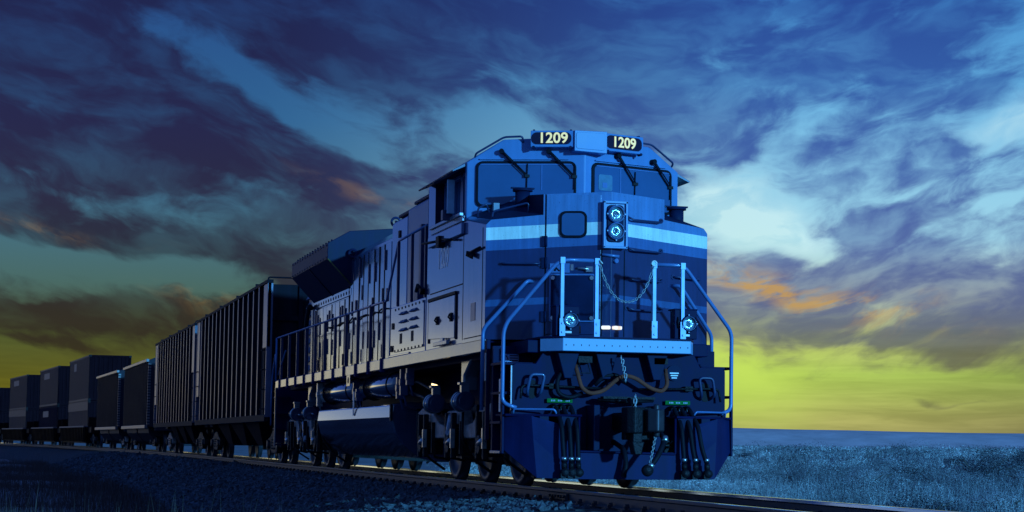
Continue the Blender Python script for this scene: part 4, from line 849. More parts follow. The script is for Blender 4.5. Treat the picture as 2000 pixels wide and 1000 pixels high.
def low_hopper(s0, L, label):
    C = car_root('covered_hopper', s0, L, label, 'hopper car', 'lower grey covered hoppers')
    W = 1.52; ZB, ZT = 1.05, 3.95
    m = MB(); m.prism([(-W, ZB), (-W, ZT-.12), (-W+.25, ZT), (W-.25, ZT), (W, ZT-.12), (W, ZB)], 'y', .5, L-.5); m.build('hopper_body', M['hopg'], C, .01)
    for y in (.8, L/2+.1):
        w = L/2-.9; m = MB(); m.prism([(-1.4, ZB), (-1.38, .8), (-1.1, .45), (-.7, .28), (.7, .28), (1.1, .45), (1.38, .8), (1.4, ZB)], 'y', y+.2, y+w-.2) ; m.build('discharge_bay', M['hopg'], C, .02)
    for s in (-1, 1):
        for k in range(22):
            y = .62+(L-1.24)*(k+.5)/22; m = MB(); m.box(min(s*W, s*(W+.045)), max(s*W, s*(W+.02)), y-.05, y+.05, ZB+.08, ZT-.2); m.mi = 1; m.box(min(s*(W+.02), s*(W+.026)), max(s*(W+.02), s*(W+.026)), y-.045, y+.045, ZB+.08, ZT-.2); m.build('side_rib', [M['hopg'], M['hopgr']], C)
        m = MB(); m.box(min(s*(W-.02), s*(W+.10)), max(s*(W-.02), s*(W+.10)), .45, L-.45, ZT-.18, ZT-.06); m.build('top_chord', M['galv'], C, .008)
        m = MB(); m.box(min(s*(W-.02), s*(W+.10)), max(s*(W-.02), s*(W+.10)), .45, L-.45, ZB-.06, ZB+.08); m.build('side_sill', M['galv'], C, .008)
        m = MB(); n = 22
        for k in range(n): m.box(min(s*(W-.1), s*(W+.02)), max(s*(W-.1), s*(W+.02)), .38, .46, ZB+.1+k*(ZT-ZB-.3)/n, ZB+.17+k*(ZT-ZB-.3)/n)
        m.build('end_rungs', M['galv'], C)
    m = MB(); m.box(-1.2, 1.2, .1, .5, .9, 1.1); m.box(-1.2, 1.2, L-.5, L-.1, .9, 1.1); m.box(-.3, .3, .3, L-.3, ZT+.02, ZT+.1); m.build('running_board', M['hopg'], C)
    m = MB(); m.box(-.14, .14, -.9, L+.9, .80, 1.02); m.build('coupler', M['iron'], C, .01)
    freight_bogie(C, 1.7); freight_bogie(C, L-1.7)
low_hopper(59.1, 12.5, 'lower grey covered hopper with fine ribs, next to the tall dark hoppers')
low_hopper(73.95, 12.5, 'lower grey covered hopper with pale top edge, next to the stacked containers')

def well_car(s0, L, label):
    C = car_root('well_car', s0, L, label, 'well car', 'well cars carrying containers')
    m = MB()
    for s in (-1, 1): m.box(min(s*1.36, s*1.50), max(s*1.36, s*1.50), 2.0, L-2.0, .32, 1.20)
    m.box(-1.36, 1.36, 2.0, L-2.0, .25, .32); m.build('well_sides', M['well'], C, .01)
    for s in (-1, 1):
        for k in range(16):
            y = 2.3+(L-4.6)*k/15; m = MB(); m.box(min(s*1.50, s*1.58), max(s*1.50, s*1.58), y-.06, y+.06, .34, 1.16); m.build('side_post', M['well'], C)
        m = MB(); m.box(min(s*1.34, s*1.60), max(s*1.34, s*1.60), 1.6, L-1.6, 1.18, 1.26); m.build('top_chord', M['patch'], C, .006)
    for y0, y1 in ((.1, 2.0), (L-2.0, L-.1)):
        m = MB(); m.box(-1.3, 1.3, y0, y1, .85, 1.22); m.box(-1.45, 1.45, y0+.3, y0+.42, 1.2, 1.75); m.build('end_platform', M['well'], C, .02)
    m = MB(); m.box(-.14, .14, -.7, L+.7, .75, 1.0); m.build('coupler', M['iron'], C)
    freight_bogie(C, .9); freight_bogie(C, L-.9)
def container(s0, L, z, h, label, mt, patch, band=False):
    C = car_root('shipping_container', s0, L, label, 'container', 'shipping containers stacked in well cars'); C.location.z = z
    W = 1.22; m = MB(); n = 36
    # corrugated side walls
    for s in (-1, 1):
        pts = [(s*1.05, .1)]
        for k in range(n):
            y = .1+(L-.2)*k/n; d = (L-.2)/n; pts += [(s*W, y+.1*d), (s*W, y+.45*d), (s*(W-.036), y+.6*d), (s*(W-.036), y+.95*d)]
        pts.append((s*1.05, L-.1)); m.prism(pts, 'z', .12, h-.08)
    m.mi = 1
    for y, q in ((0, 1), (L, -1)):
        pts = [(-W+.02, y+q*.25)]
        for k in range(9): x = -W+.06+k*.26; pts += [(x, y+q*.03), (x+.11, y+q*.03), (x+.14, y+q*.065), (x+.24, y+q*.065)]
        pts.append((W-.02, y+q*.25)); m.prism(pts, 'z', .1, h-.06)
    m.mi = 0; m.box(-W+.03, W-.03, .06, L-.06, h-.09, h-.03); m.box(-W+.03, W-.03, .06, L-.06, .1, .14); m.build('container_shell', [mt, M['contend']], C)
    m = MB()
    for s in (-1, 1):
        a, b = sorted((s*W, s*(W-.12)))
        m.box(a, b, 0, L, 0, .14); m.box(a, b, 0, L, h-.1, h)
        m.mi = 1
        for y in (0, L-.12): m.box(a, b, y, y+.12, 0, h)
        m.mi = 0
    m.mi = 1
    for y in (0, L-.1): m.box(-W, W, y, y+.1, .002, .138); m.box(-W, W, y, y+.1, h-.118, h-.002)
    m.build('corner_frame', [mt, M['contend']], C, .006)
    for sx in (-1, 1):
        for y in (0, L):
            for zz in (0, h): m = MB(); m.box(sx*(W-.06)-.075, sx*(W-.06)+.075, y-.01 if y == 0 else y-.17, y+.17 if y == 0 else y+.01, zz-.005 if zz == 0 else zz-.11, zz+.11 if zz == 0 else zz+.005); m.build('corner_casting', M['contfit'], C)
    if patch:
        m = MB(); m.box(-W-.012, -W-.002, L-4.6-.0, L-3.2, h-.75, h-.28) if patch == 1 else m.box(-W-.012, -W-.002, L*.45, L*.75, h-.75, h-.33); m.build('logo_panel', M['patch'], C)
    if band:
        m = MB(); m.box(-W-.014, -W-.002, .1, L-.1, h-.55, h-.05); m.build('top_band', M['hopgr2'], C)
ws = (91.6, 111.2, 132.6, 153.0); nm = ('nearest', 'second nearest', 'third nearest', 'farthest')
for k, s0 in enumerate(ws):
    where = ('next to the grey hoppers', 'between two other stacked pairs', 'near the far end of the visible train', 'at the picture edge')[k]
    well_car(s0, 18.6, f'brown ribbed well car, {nm[k]} of four, {where}')
    cs = s0+3.2
    container(cs, 12.2, .34, 2.4, f'lower container in the {nm[k]} well car, {where}', M['contn'] if k in (1,) else M['cont'], 2 if k == 1 else 0, k != 1)
    if k < 3: container(cs, 12.2, 2.76, 2.68, f'dark container with pale logo panel stacked on top of the {nm[k]} well car', M['cont'], 2 if k else 1)
    else: container(cs, 12.2, 2.76, 2.1, 'low dark container topmost on the farthest well car at the picture edge', M['cont'], 0)

# ================================================================== GROUND
def vnoise(x, y, sc, seed=0):
    x = np.asarray(x)/sc; y = np.asarray(y)/sc; xi = np.floor(x).astype(int); yi = np.floor(y).astype(int); fx = x-xi; fy = y-yi
    h = lambda a, b: (np.sin(a*127.1+b*311.7+seed*17.3)*43758.5453) % 1.
    u = fx*fx*(3-2*fx); v = fy*fy*(3-2*fy)
    return (h(xi, yi)*(1-u)+h(xi+1, yi)*u)*(1-v)+(h(xi, yi+1)*(1-u)+h(xi+1, yi+1)*u)*v
def lat(x, y):      # signed distance from the track centre line, + right
    x = np.asarray(x, float); y = np.asarray(y, float)
    return np.where(y <= TY0, x, np.hypot(x+TR, y-TY0)-TR)
def gz(x, y):
    d = lat(x, y); base = np.where(d < 0, -.98+np.clip((-d-60)/800, 0, 1)*.3, -.66+.72*(lambda t: t*t*(3-2*t))(np.clip((d-4)/40, 0, 1))-.35*np.clip((d-70)/300, 0, 1))
    amp = np.clip((np.abs(d)-3.2)/3, 0, 1)
    return base+amp*((vnoise(x, y, 7., 1)-.5)*.30+(vnoise(x, y, 2.3, 2)-.5)*.14+(vnoise(x, y, 30, 3)-.5)*.35)
def axis(a, dense0, dense1, st, far0, far1):
    xs = list(np.arange(dense0, dense1+1e-6, st)); d = st; x = dense1
    while x < far1: d *= 1.16; x += d; xs.append(x)
    d = st; x = dense0
    while x > far0: d *= 1.16; x -= d; xs.insert(0, x)
    return np.array(xs)
gx = axis(0, -14, 32, .6, -3500, 4000); gy = axis(0, -30, 90, .9, -400, 6000)
X, Y = np.meshgrid(gx, gy); Z = gz(X, Y); V = np.stack([X.ravel(), Y.ravel(), Z.ravel()], 1)
nx, ny = len(gx), len(gy); ii, jj = np.meshgrid(np.arange(nx-1), np.arange(ny-1)); a = (jj*nx+ii).ravel()
npmesh('ground', V, np.stack([a, a+1, a+nx+1, a+nx], 1), M['soil'], True, 'structure')
# far rise closing the plain
az = np.radians(np.linspace(-75, 80, 200)); V = []; F = []
prof = [(0, -.02), (.25, .22), (.5, .60), (.75, .88), (1, 1.0), (1.6, .9)]
for i, t in enumerate(az):
    hh = 1900*(.0094+.0012*math.sin(t*3.1+.6)+.0006*math.sin(t*11))+.5+vnoise(t*180, 3., 5., 4)*.8
    if t > .33: hh -= min(6., (t-.33)*16)
    for q, w in prof: rad = 1900+q*150; V.append((CAMP.x+math.sin(t)*rad, CAMP.y+math.cos(t)*rad, -1.2+w*(hh+1.2)))
n = len(prof)
for i in range(len(az)-1):
    for k in range(n-1): F.append((i*n+k, (i+1)*n+k, (i+1)*n+k+1, i*n+k+1))
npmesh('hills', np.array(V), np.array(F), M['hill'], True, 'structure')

# ballast: bed swept along the track, loose stones on it
BP = [(-5.0, -1.05), (-2.6, -.36), (-1.75, -.23), (-1.25, -.185), (-.95, -.21), (0, -.215), (.95, -.21), (1.25, -.185), (1.8, -.24), (2.9, -.62), (3.4, -.75)]
bo = sweep(BP+[(3.4, -1.3), (-5.0, -1.3)], [-22, -15, -10, -5, 0, 10, 20, 30, 40]+[45+5*i for i in range(46)], 'ballast_bed', [M['bed']]); tag(bo, None, None, None, 'structure')
bpx = np.array([p[0] for p in BP]); bpz = np.array([p[1] for p in BP])
def stones(n, smin, smax, x0, x1, r0, r1, power=1.):
    s = smin+(smax-smin)*RNG.random(n)**power; x = x0+(x1-x0)*RNG.random(n)
    keep = ~((np.abs(np.abs(x)-.7535) < .11)); s = s[keep]; x = x[keep]
    z = np.interp(x, bpx, bpz)+RNG.normal(0, .012, len(x)); r = r0+(r1-r0)*RNG.random(len(x))**2
    a = np.where(s > TY0, (s-TY0)/TR, 0); px = np.where(s > TY0, -TR*(1-np.cos(a))+x*np.cos(a), x); py = np.where(s > TY0, TY0+TR*np.sin(a)+x*np.sin(a), s)
    return np.stack([px, py, z], 1), r
parts = [stones(15000, -3, 10, -4.6, -.85, .028, .062), stones(13000, 10, 30, -4.7, -.85, .032, .075), stones(9000, 30, 80, -4.8, -.85, .05, .11), stones(4500, -9, 12, -.65, .65, .03, .06), stones(7000, -9, 22, .86, 3.3, .03, .065)]
Pc = np.concatenate([p[0] for p in parts]); Rr = np.concatenate([p[1] for p in parts]); n = len(Pc)
cube = np.array([[-1,-1,-1],[1,-1,-1],[1,1,-1],[-1,1,-1],[-1,-1,1],[1,-1,1],[1,1,1],[-1,1,1]], float)*.62
Q = cube[None]+RNG.normal(0, .24, (n, 8, 3)); Q *= RNG.uniform(.7, 1.25, (n, 1, 3))
th = RNG.random(n)*6.283; ph = RNG.random(n)*6.283
def rot(Q, t, i, j): c = np.cos(t)[:, None]; s_ = np.sin(t)[:, None]; A = Q[..., i]*c-Q[..., j]*s_; B = Q[..., i]*s_+Q[..., j]*c; Q[..., i] = A; Q[..., j] = B
rot(Q, th, 0, 1); rot(Q, ph, 0, 2)
Q = Q*Rr[:, None, None]+Pc[:, None, :]
cf = np.array([[0,3,2,1],[4,5,6,7],[0,1,5,4],[1,2,6,5],[2,3,7,6],[3,0,4,7]])
npmesh('ballast', Q.reshape(-1, 3), (cf[None]+np.arange(n)[:, None, None]*8).reshape(-1, 4), M['stone'], False, 'stuff')

# ---- grass and brush
def in_view(P, m0=-.06, m1=.05):     # keep to the wedge the photograph (and a step aside) sees
    a = np.arctan2(P[:, 0]-CAMP.x, P[:, 1]-CAMP.y)-YAW; return (a > -.252+m0) & (a < .252+m1)
def blades(P, h, w, lean=.35):
    n = len(P); th = RNG.random(n)*6.283; hh = h*RNG.uniform(.5, 1.3, n); d = np.stack([np.cos(th), np.sin(th)], 1)
    l = lean*hh*RNG.random(n); t2 = RNG.random(n)*6.283; L = np.stack([np.cos(t2)*l, np.sin(t2)*l], 1)
    V = np.zeros((n, 5, 3)); ww = w*RNG.uniform(.6, 1.4, n)
    for k, (sg, f) in enumerate(((-1, 0), (1, 0), (1, .55), (-1, .55))):
        wk = ww*(.5 if f == 0 else .38); V[:, k, :2] = P[:, :2]+d*(sg*wk)[:, None]+L*(f*f); V[:, k, 2] = P[:, 2]+hh*f-.03
    V[:, 4, :2] = P[:, :2]+L; V[:, 4, 2] = P[:, 2]+hh
    i = np.arange(n)[:, None]*5; F = np.concatenate([i+np.array([[0, 1, 2]]), i+np.array([[0, 2, 3]]), i+np.array([[3, 2, 4]])])
    return V.reshape(-1, 3), F
def cat_mesh(L):
    V = []; F = []; o = 0
    for v, f in L: V.append(v); F.append(f+o); o += len(v)
    return np.concatenate(V), np.concatenate(F)
def scatter(n, f):       # f -> x,y arrays; keep in the view wedge, drop onto ground
    x, y = f(n); P = np.stack([x, y, gz(x, y)], 1); return P[in_view(P)]
# left: brown trackside grass
def left_xy(n):
    y = -4+95*RNG.random(n)**1.3; d = 4.3+RNG.random(n)**1.5*10
    return np.where(y > TY0, -d-(y-TY0)**2/2000, -d), y
P = scatter(60000, left_xy); dens = vnoise(P[:, 0], P[:, 1], 1.6, 5); P = P[dens > .30]
P2 = scatter(1200, left_xy)
V, F = cat_mesh([blades(P, .30, .012), blades(P2, .75, .008, .25)])
npmesh('trackside_grass', V, F, M['straw'], False, 'stuff')
# right: dry grass among the brush
def right_xy(n, r0, r1, pw=1.):
    r = np.sqrt(r0**2+(r1**2-r0**2)*RNG.random(n)**pw); a = YAW-.03+.335*RNG.random(n); return CAMP.x+np.sin(a)*r, CAMP.y+np.cos(a)*r
def clear(P, d): return P[lat(P[:, 0], P[:, 1]) > d]
G = [blades(clear(scatter(88000, lambda n: right_xy(n, 22, 75, 1.25)), 3.1), .17, .013, .8), blades(clear(scatter(3900, lambda n: right_xy(n, 24, 60, 1.2)), 3.2), .42, .012, .5), blades(clear(scatter(13500, lambda n: right_xy(n, 70, 190)), 3.3), .30, .04, .7)]
V, F = cat_mesh(G); npmesh('dry_grass', V, F, M['drygrass'], False, 'stuff')
def clumps(P, rad, hgt, nl, ls):     # leafy domes: nl little leaf faces each
    n = len(P); k = nl; u = RNG.random((n, k, 3)); th = u[..., 0]*6.283; ct = u[..., 1]; rr = (.55+.45*u[..., 2]**.5)
    st = np.sqrt(1-ct*ct); lump = 1+.24*np.sin(th*3+P[:, :1]*7)+.12*np.sin(th*5+P[:, 1:2]*5); lz = 1+.16*np.sin(th*2+P[:, :1]*9)*st
    O = np.stack([np.cos(th)*st*rr*lump*rad[:, None], np.sin(th)*st*rr*lump*rad[:, None], ct**1.15*rr*lz*hgt[:, None]], 2)
    C = (O+P[:, None, :]).reshape(-1, 3); m_ = len(C); s_ = np.repeat(ls, k)*RNG.uniform(.5, 1.4, m_)
    Nn = O/np.maximum(rad, .05)[:, None, None]; Nn = Nn.reshape(-1, 3)+RNG.normal(0, .17, (m_, 3)); Nn /= np.linalg.norm(Nn, axis=1)[:, None]      # leaves face outward
    A = RNG.normal(0, 1, (m_, 3)); A -= Nn*(A*Nn).sum(1)[:, None]; A /= np.linalg.norm(A, axis=1)[:, None]; B = np.cross(Nn, A)
    A *= s_[:, None]*1.5; B *= s_[:, None]*.55
    V = np.stack([C-A*.5, C+B*.5, C+A*.7, C-B*.5], 1).reshape(-1, 3); F = np.arange(m_*4).reshape(-1, 4); return V, F
P = clear(np.concatenate([scatter(11400, lambda n: right_xy(n, 44, 330, .85)), scatter(2400, lambda n: right_xy(n, 25, 75))]), 4.0)
D = np.hypot(P[:, 0]-CAMP.x, P[:, 1]-CAMP.y); big = vnoise(P[:, 0], P[:, 1], 9, 8); tone = vnoise(P[:, 0]*.5, P[:, 1]*.16, 3.2, 12)+RNG.normal(0, .13, len(P))
rad = (.2+.7*RNG.random(len(P))**1.8)*(.6+.8*big); near = D < 95; lf = np.where(near, .009+D*.00026, .018+D*.00036)
plant = np.clip(RNG.normal(.85, .34, len(P)), .25, 1.5)          # some plants are greener and darker, some dry and pale
for nm_, sel0, mt_ in (('low_scrub', tone < .70, M['brush']), ('dark_scrub', tone >= .70, M['brushd'])):
    L_ = []; T_ = []
    for sel, nl in ((sel0 & near, 340), (sel0 & ~near, 140)):
        r_ = rad[sel]*(1.25 if nm_ == 'dark_scrub' else 1.); L_.append(clumps(P[sel], r_, r_*RNG.uniform(.5, .9, len(r_)), nl, lf[sel])); T_.append(np.repeat(plant[sel], nl*4))
    V, F = cat_mesh(L_); o = npmesh(nm_, V, F, mt_, False, 'stuff'); at_ = o.data.attributes.new('plant', 'FLOAT', 'POINT'); at_.data.foreach_set('value', np.concatenate(T_).astype(np.float32))
for mt_ in (M['brush'], M['brushd']):
    nt_ = mt_.node_tree; p_ = nt_.nodes['Principled BSDF']; src = p_.inputs['Base Color'].links[0].from_socket
    an = nt_.nodes.new('ShaderNodeAttribute'); an.attribute_name = 'plant'; mx_ = nt_.nodes.new('ShaderNodeMix'); mx_.data_type = 'RGBA'; mx_.blend_type = 'MULTIPLY'; mx_.inputs['Factor'].default_value = 1
    nt_.links.new(src, mx_.inputs['A']); nt_.links.new(an.outputs['Fac'], mx_.inputs['B']); nt_.links.new(mx_.outputs['Result'], p_.inputs['Base Color'])
# individual sagebrush shrubs
def shrub_proto(mt, seed):
    leafP = np.array([[0., 0., .12]]); V, F = clumps(np.repeat(leafP, 5, 0)+RNG.normal(0, .28, (5, 3))*np.array([1, 1, .25]), RNG.uniform(.35, .6, 5), RNG.uniform(.5, .85, 5), 1100, np.full(5, .026))
    me = npmesh('foliage', V, F, mt); at_ = me.data.attributes.new('plant', 'FLOAT', 'POINT'); at_.data.foreach_set('value', np.full(len(V), 1., np.float32)); m = MB()
    for k in range(14):
        a = random.uniform(0, 6.28); rr_ = random.uniform(.3, .75); m.tube([(0, 0, -.05), (math.cos(a)*rr_*.4, math.sin(a)*rr_*.4, .3), (math.cos(a)*rr_, math.sin(a)*rr_, random.uniform(.38, .62))], .010, 5)
    st = m.build('stems', M['twig']); return me, st
PROT = [shrub_proto(M['brush'], 1), shrub_proto(M['shrubd'], 2), shrub_proto(M['brushd'], 3)]
used = set()
def shrub(x, y, sc, kind, label, group=None, sz=1.):
    z = float(gz(np.array([x]), np.array([y]))[0]); e = empty('sagebrush', (x, y, z), random.uniform(0, 6.28), label, 'shrub', group)
    for o in PROT[kind]:
        c = o if kind not in used else o.copy()
        if kind in used: COL.objects.link(c)
        c.parent = e
    used.add(kind); e.scale = (sc, sc, sc*sz)
def at(px, d):        # spot on the plain at a bearing of the photograph and a distance
    a = YAW+math.atan((px-1000)/FOC); return CAMP.x+math.sin(a)*d, CAMP.y+math.cos(a)*d
x, y = at(1912, 60); shrub(x, y, 1.55, 1, 'broad dark sagebrush standing highest on the skyline at the right', sz=.95)
x, y = at(1805, 30.0); shrub(x, y, .95, 1, 'dense dark shrub in the grass nearest the right end of the rails', sz=.75)
x, y = at(1985, 70); shrub(x, y, 1.2, 1, 'small dark skyline shrub at the right edge of the picture')
x, y = at(1775, 62); shrub(x, y, 1.0, 1, 'pointed dark shrub alone on the plain left of the broad skyline sagebrush')
x, y = at(1960, 33); shrub(x, y, .8, 0, 'pale feathery shrub right of the dense dark one near the rails', sz=.7)
x, y = at(1440, 36); shrub(x, y, .6, 0, 'small pale shrub beside the locomotive plow at the edge of the field')
for i in range(46):
    px = random.uniform(1385, 2080); d = random.choice((random.uniform(48, 95), random.uniform(70, 140))); x, y = at(px, d)
    if lat(x, y) < 5: continue
    shrub(x, y, random.uniform(.55, 1.0), random.choice((0, 1, 2)), 'grey-green sagebrush growing among the scrub on the open plain', 'sagebrush scattered over the plain', random.uniform(.6, .9))
for k, o3 in enumerate(PROT):
    if k not in used:
        for o in o3: bpy.data.objects.remove(o)

# ================================================================== SKY AND LIGHT
SUN_AZ, SUN_EL = R(180-22), R(9)      # azimuth from +y towards +x: low sun behind and to the right of the camera
W = bpy.data.worlds.new('World'); S.world = W; W.use_nodes = True
nt = W.node_tree; N = nt.nodes; L = nt.links; BG = N['Background']
def lk(x, sock):
    if isinstance(x, (int, float)): sock.default_value = x
    elif isinstance(x, tuple): sock.default_value = x if len(x) == 4 or sock.type == 'VECTOR' else x+(1,)
    else: L.new(x, sock)
def ma(op, *a):
    n = N.new('ShaderNodeMath'); n.operation = op
    for i, x in enumerate(a): lk(x, n.inputs[i])
    return n.outputs[0]
add = lambda a, b: ma('ADD', a, b); sub = lambda a, b: ma('SUBTRACT', a, b); mul = lambda a, b: ma('MULTIPLY', a, b)
def sstep(x, a, b, c=0., d=1.):
    n = N.new('ShaderNodeMapRange'); n.interpolation_type = 'SMOOTHSTEP'; lk(x, n.inputs['Value']); n.inputs['From Min'].default_value = a; n.inputs['From Max'].default_value = b; n.inputs['To Min'].default_value = c; n.inputs['To Max'].default_value = d; return n.outputs['Result']
def mixc(f, a, b, mode='MIX'):
    n = N.new('ShaderNodeMix'); n.data_type = 'RGBA'; n.blend_type = mode; lk(f, n.inputs['Factor']); lk(a, n.inputs['A']); lk(b, n.inputs['B']); return n.outputs['Result']
def comb(x, y, z=0.):
    n = N.new('ShaderNodeCombineXYZ'); lk(x, n.inputs[0]); lk(y, n.inputs[1]); lk(z, n.inputs[2]); return n.outputs[0]
def noise(v, sc, det=6, ro=.55, dist=0.):
    n = N.new('ShaderNodeTexNoise'); n.inputs['Scale'].default_value = sc; n.inputs['Detail'].default_value = det; n.inputs['Roughness'].default_value = ro; n.inputs['Distortion'].default_value = dist; lk(v, n.inputs['Vector']); return n.outputs['Fac']
def ramp(x, stops):
    n = N.new('ShaderNodeValToRGB'); E = n.color_ramp.elements
    while len(E) < len(stops): E.new(.5)
    for e, (p_, c) in zip(E, stops): e.position = p_; e.color = lin(*c)+(1,)
    lk(x, n.inputs['Fac']); return n.outputs['Color']
tc = N.new('ShaderNodeTexCoord'); sp = N.new('ShaderNodeSeparateXYZ'); L.new(tc.outputs['Generated'], sp.inputs[0])
dx, dy, dz = sp.outputs
u = mul(sub(ma('ARCTAN2', dx, dy), YAW), 3.886)          # bearing, 1 = 14.7 degrees
v = mul(ma('ARCSINE', dz), 3.886)                        # height above the horizon, same unit
def px2(px, py): return (px-1000)/1000, (866+.0136*(px-1000)-py)/1000
def blob(px, py, sx, sy, ang=0., amp=1.):
    cu, cv = px2(px, py); a = R(ang); du = sub(uw, cu); dv = sub(vw, cv)
    p = add(mul(du, math.cos(a)/sx), mul(dv, math.sin(a)/sx)); q = add(mul(du, -math.sin(a)/sy), mul(dv, math.cos(a)/sy))
    return mul(ma('EXPONENT', mul(add(mul(p, p), mul(q, q)), -1.)), amp)
# streaks fan out: descending to the right on the left, rising on the right
du = sub(u, .35); tt = add(v, mul(ma('SQRT', add(mul(du, du), .03)), -.24))
w1 = noise(comb(mul(u, 1.4), mul(tt, 3.0)), 1.5, 4, .5); w2 = noise(comb(mul(u, 1.5), mul(tt, 3.0), 4.), 1.7, 4, .5)
uw = add(u, mul(sub(w1, .5), .40)); vw = add(v, mul(sub(w2, .5), .20))
flow2 = comb(add(mul(u, 1.9), mul(sub(w1, .5), .7)), add(mul(tt, 4.2), mul(sub(w2, .5), .8)), 7.3)
c1 = noise(flow2, 1.6, 7, .52); c2 = noise(comb(add(mul(u, 3.6), mul(sub(w1, .5), .8)), add(mul(tt, 8.), mul(sub(w2, .5), .8)), 2.2), 2.3, 8, .58, .35)
cloud = add(mul(c1, .55), mul(c2, .45))
# large cloud masses and openings, by bearing and height
def masses(l):
    t = None
    for a in l: b_ = blob(*a); t = b_ if t is None else add(t, b_)
    return t
bias = masses([(190, 150, .30, .085, -20, .28), (190, 290, .26, .06, -8, .26), (480, 325, .17, .05, -15, .20), (100, 435, .17, .032, -4, .24), (720, 60, .34, .07, 0, .17), (1060, 110, .26, .09, 0, .14), (600, 465, .2, .035, -10, .18), (700, 400, .12, .03, -10, .12), (330, 460, .14, .025, -8, .10),
    (90, 600, .22, .028, -3, .25), (60, 655, .24, .014, -3, .16), (1700, 150, .26, .09, 20, .14), (1690, 430, .22, .08, 0, .20), (1870, 580, .24, .07, -10, .24), (1620, 520, .14, .04, -15, .16), (1240, 230, .14, .08, 0, .14), (1620, 655, .34, .018, -5, .15), (1500, 610, .14, .025, 0, .14), (1900, 770, .1, .008, 0, .2), (1850, 350, .12, .04, 10, .12)])
bias = sub(bias, masses([(380, 110, .27, .045, -22, .26), (640, 250, .15, .06, -38, .18), (90, 240, .06, .022, -15, .24), (110, 365, .16, .022, -8, .16), (180, 505, .26, .04, -3, .22), (430, 545, .2, .035, -6, .16), (440, 400, .14, .03, -12, .12), (780, 430, .08, .05, 0, .1),
    (1420, 395, .12, .07, 5, .27), (1540, 455, .10, .03, -10, .18), (1560, 290, .14, .035, 35, .16), (1955, 265, .11, .045, 15, .26), (1780, 365, .12, .02, 8, .16), (960, 250, .2, .05, 5, .14), (1960, 420, .08, .025, 15, .16), (1990, 60, .1, .09, 30, .14), (1480, 200, .12, .04, 20, .10)]))
cl = sub(add(add(mul(sub(cloud, .5), 1.15), .53), add(bias, mul(sub(1., sstep(u, -.7, .3)), mul(sstep(v, .38, .6), .07)))), sstep(v, .04, .25, .32, .0))
dark = sstep(cl, .385, .615)
side = sstep(u, -.55, .62)
vr = mul(v, 1.0)
gapL = ramp(vr, [(0, (80, 76, 8)), (.10, (90, 88, 12)), (.20, (68, 80, 34)), (.30, (62, 98, 96)), (.45, (56, 106, 134)), (.62, (36, 92, 142)), (.86, (26, 68, 132)), (1, (24, 56, 120))])
gapR = ramp(vr, [(0, (168, 160, 100)), (.06, (170, 172, 96)), (.14, (168, 196, 88)), (.22, (196, 206, 120)), (.30, (196, 214, 196)), (.40, (158, 212, 232)), (.52, (140, 202, 232)), (.70, (96, 172, 222)), (.86, (60, 132, 200)), (1, (44, 110, 180))])
cldL = ramp(vr, [(0, (36, 32, 5)), (.14, (36, 27, 7)), (.24, (30, 20, 20)), (.34, (20, 24, 48)), (.46, (24, 17, 58)), (.60, (20, 12, 66)), (.86, (13, 14, 70)), (1, (16, 22, 80))])
cldR = ramp(vr, [(0, (150, 140, 90)), (.10, (120, 128, 80)), (.18, (112, 118, 92)), (.27, (92, 104, 140)), (.38, (78, 100, 160)), (.52, (64, 98, 168)), (.70, (44, 88, 164)), (.86, (32, 70, 150)), (1, (28, 60, 140))])
gap = mixc(side, gapL, gapR); cld = mixc(side, cldL, cldR)
# thickness inside the clouds
thick = sstep(noise(flow2, 3.6, 7, .55), .38, .72)
cld = mixc(mul(thick, .38), cld, gap)
sky = mixc(dark, gap, cld)
fine = noise(comb(mul(u, 2.2), mul(v, 26.), 9.), 2., 6, .6, .4)
sky = mixc(mul(sstep(v, .34, .05), 1.), sky, mixc(sstep(fine, .3, .7), mixc(1., sky, (.80, .80, .78, 1), 'MULTIPLY'), mixc(1., sky, (1.12, 1.1, 1.12, 1), 'MULTIPLY')))
# warm undersides of the low clouds
wm = add(add(blob(1600, 575, .20, .03, -16), blob(1430, 530, .1, .02, -10)), add(blob(700, 385, .14, .014, -12, .2), add(blob(90, 440, .16, .012, -5, .2), blob(470, 590, .14, .02, -8, .25))))
wm = mul(wm, sstep(noise(flow2, 5.5, 6, .6), .42, .66)); sky = mixc(mul(ma('MINIMUM', wm, 1.), .8), sky, lin(196, 150, 70)+(1,))
hot = mul(mul(add(add(add(blob(1400, 405, .10, .085, 5, 1.15), blob(1520, 440, .14, .03, -8, .8)), blob(1965, 262, .10, .035, 15, .55)), blob(1370, 500, .06, .08, 0, .4)), sstep(cl, .62, .34)), sstep(c2, .36, .58, .35, 1.)); sky = mixc(mul(ma('MINIMUM', hot, 1.), .72), sky, lin(205, 240, 244)+(1,))
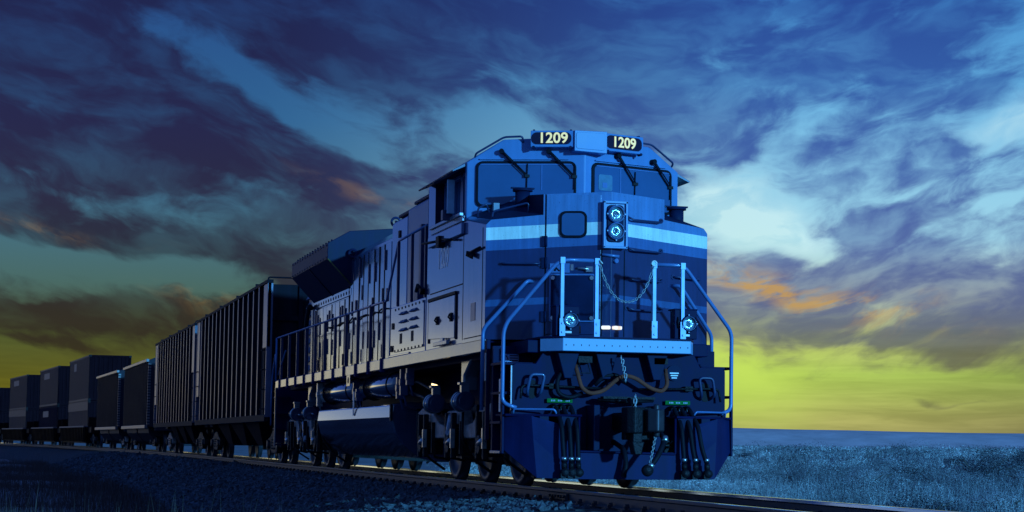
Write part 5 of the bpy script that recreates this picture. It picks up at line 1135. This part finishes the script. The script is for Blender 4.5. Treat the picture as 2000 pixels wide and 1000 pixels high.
# added glow in the unseen sky farther left, lighting the locomotive's side
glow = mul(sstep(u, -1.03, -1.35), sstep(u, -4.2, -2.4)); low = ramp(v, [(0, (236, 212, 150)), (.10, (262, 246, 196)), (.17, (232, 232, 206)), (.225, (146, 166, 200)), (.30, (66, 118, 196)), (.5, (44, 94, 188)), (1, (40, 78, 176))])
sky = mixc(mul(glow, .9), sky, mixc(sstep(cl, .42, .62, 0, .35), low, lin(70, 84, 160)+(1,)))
lowglow = mul(blob(1420, 690, .16, .14, 0, .95), sstep(cl, .55, .3)); sky = mixc(lowglow, sky, lin(194, 224, 92)+(1,))
sky = mixc(mul(sstep(u, .62, 1.05), sstep(v, .3, .1)), sky, mixc(1., sky, (.66, .64, .74, 1), 'MULTIPLY'))
# rest of the dome
back = ramp(mul(v, .2), [(0, (70, 120, 190)), (.3, (54, 100, 176)), (1, (26, 62, 140))])
back = mixc(mul(sstep(noise(tc.outputs['Generated'], 3.2, 6, .6), .42, .62), .5), back, lin(34, 56, 118)+(1,))
away = ma('MAXIMUM', sstep(ma('ABSOLUTE', u), 2.2, 4.), sstep(v, .95, 1.7)); sky = mixc(away, sky, back)
NI = N.new('ShaderNodeTexSky'); NI.sky_type = 'NISHITA'; NI.sun_disc = False; NI.sun_elevation = SUN_EL; NI.sun_rotation = SUN_AZ
sky = mixc(.004, sky, NI.outputs['Color'], 'ADD')
sky = mixc(sstep(v, 0, -.03), sky, lin(16, 34, 66)+(1,))
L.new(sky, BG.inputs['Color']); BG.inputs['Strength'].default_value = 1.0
sl = bpy.data.lights.new('sun', 'SUN'); sl.energy = 3.8; sl.angle = R(2.); sl.color = (.10, .53, 1.0)
so = bpy.data.objects.new('sun', sl); COL.objects.link(so)
dv_ = Vector((math.sin(SUN_AZ)*math.cos(SUN_EL), math.cos(SUN_AZ)*math.cos(SUN_EL), math.sin(SUN_EL)))
so.rotation_euler = dv_.to_track_quat('Z', 'Y').to_euler(); so.location = dv_*60
S.view_settings.view_transform = 'Standard'; S.view_settings.look = 'None'; S.view_settings.exposure = 0; S.view_settings.gamma = 1; S.view_settings.use_curve_mapping = False
S.cycles.max_bounces = 6; S.cycles.use_denoising = True
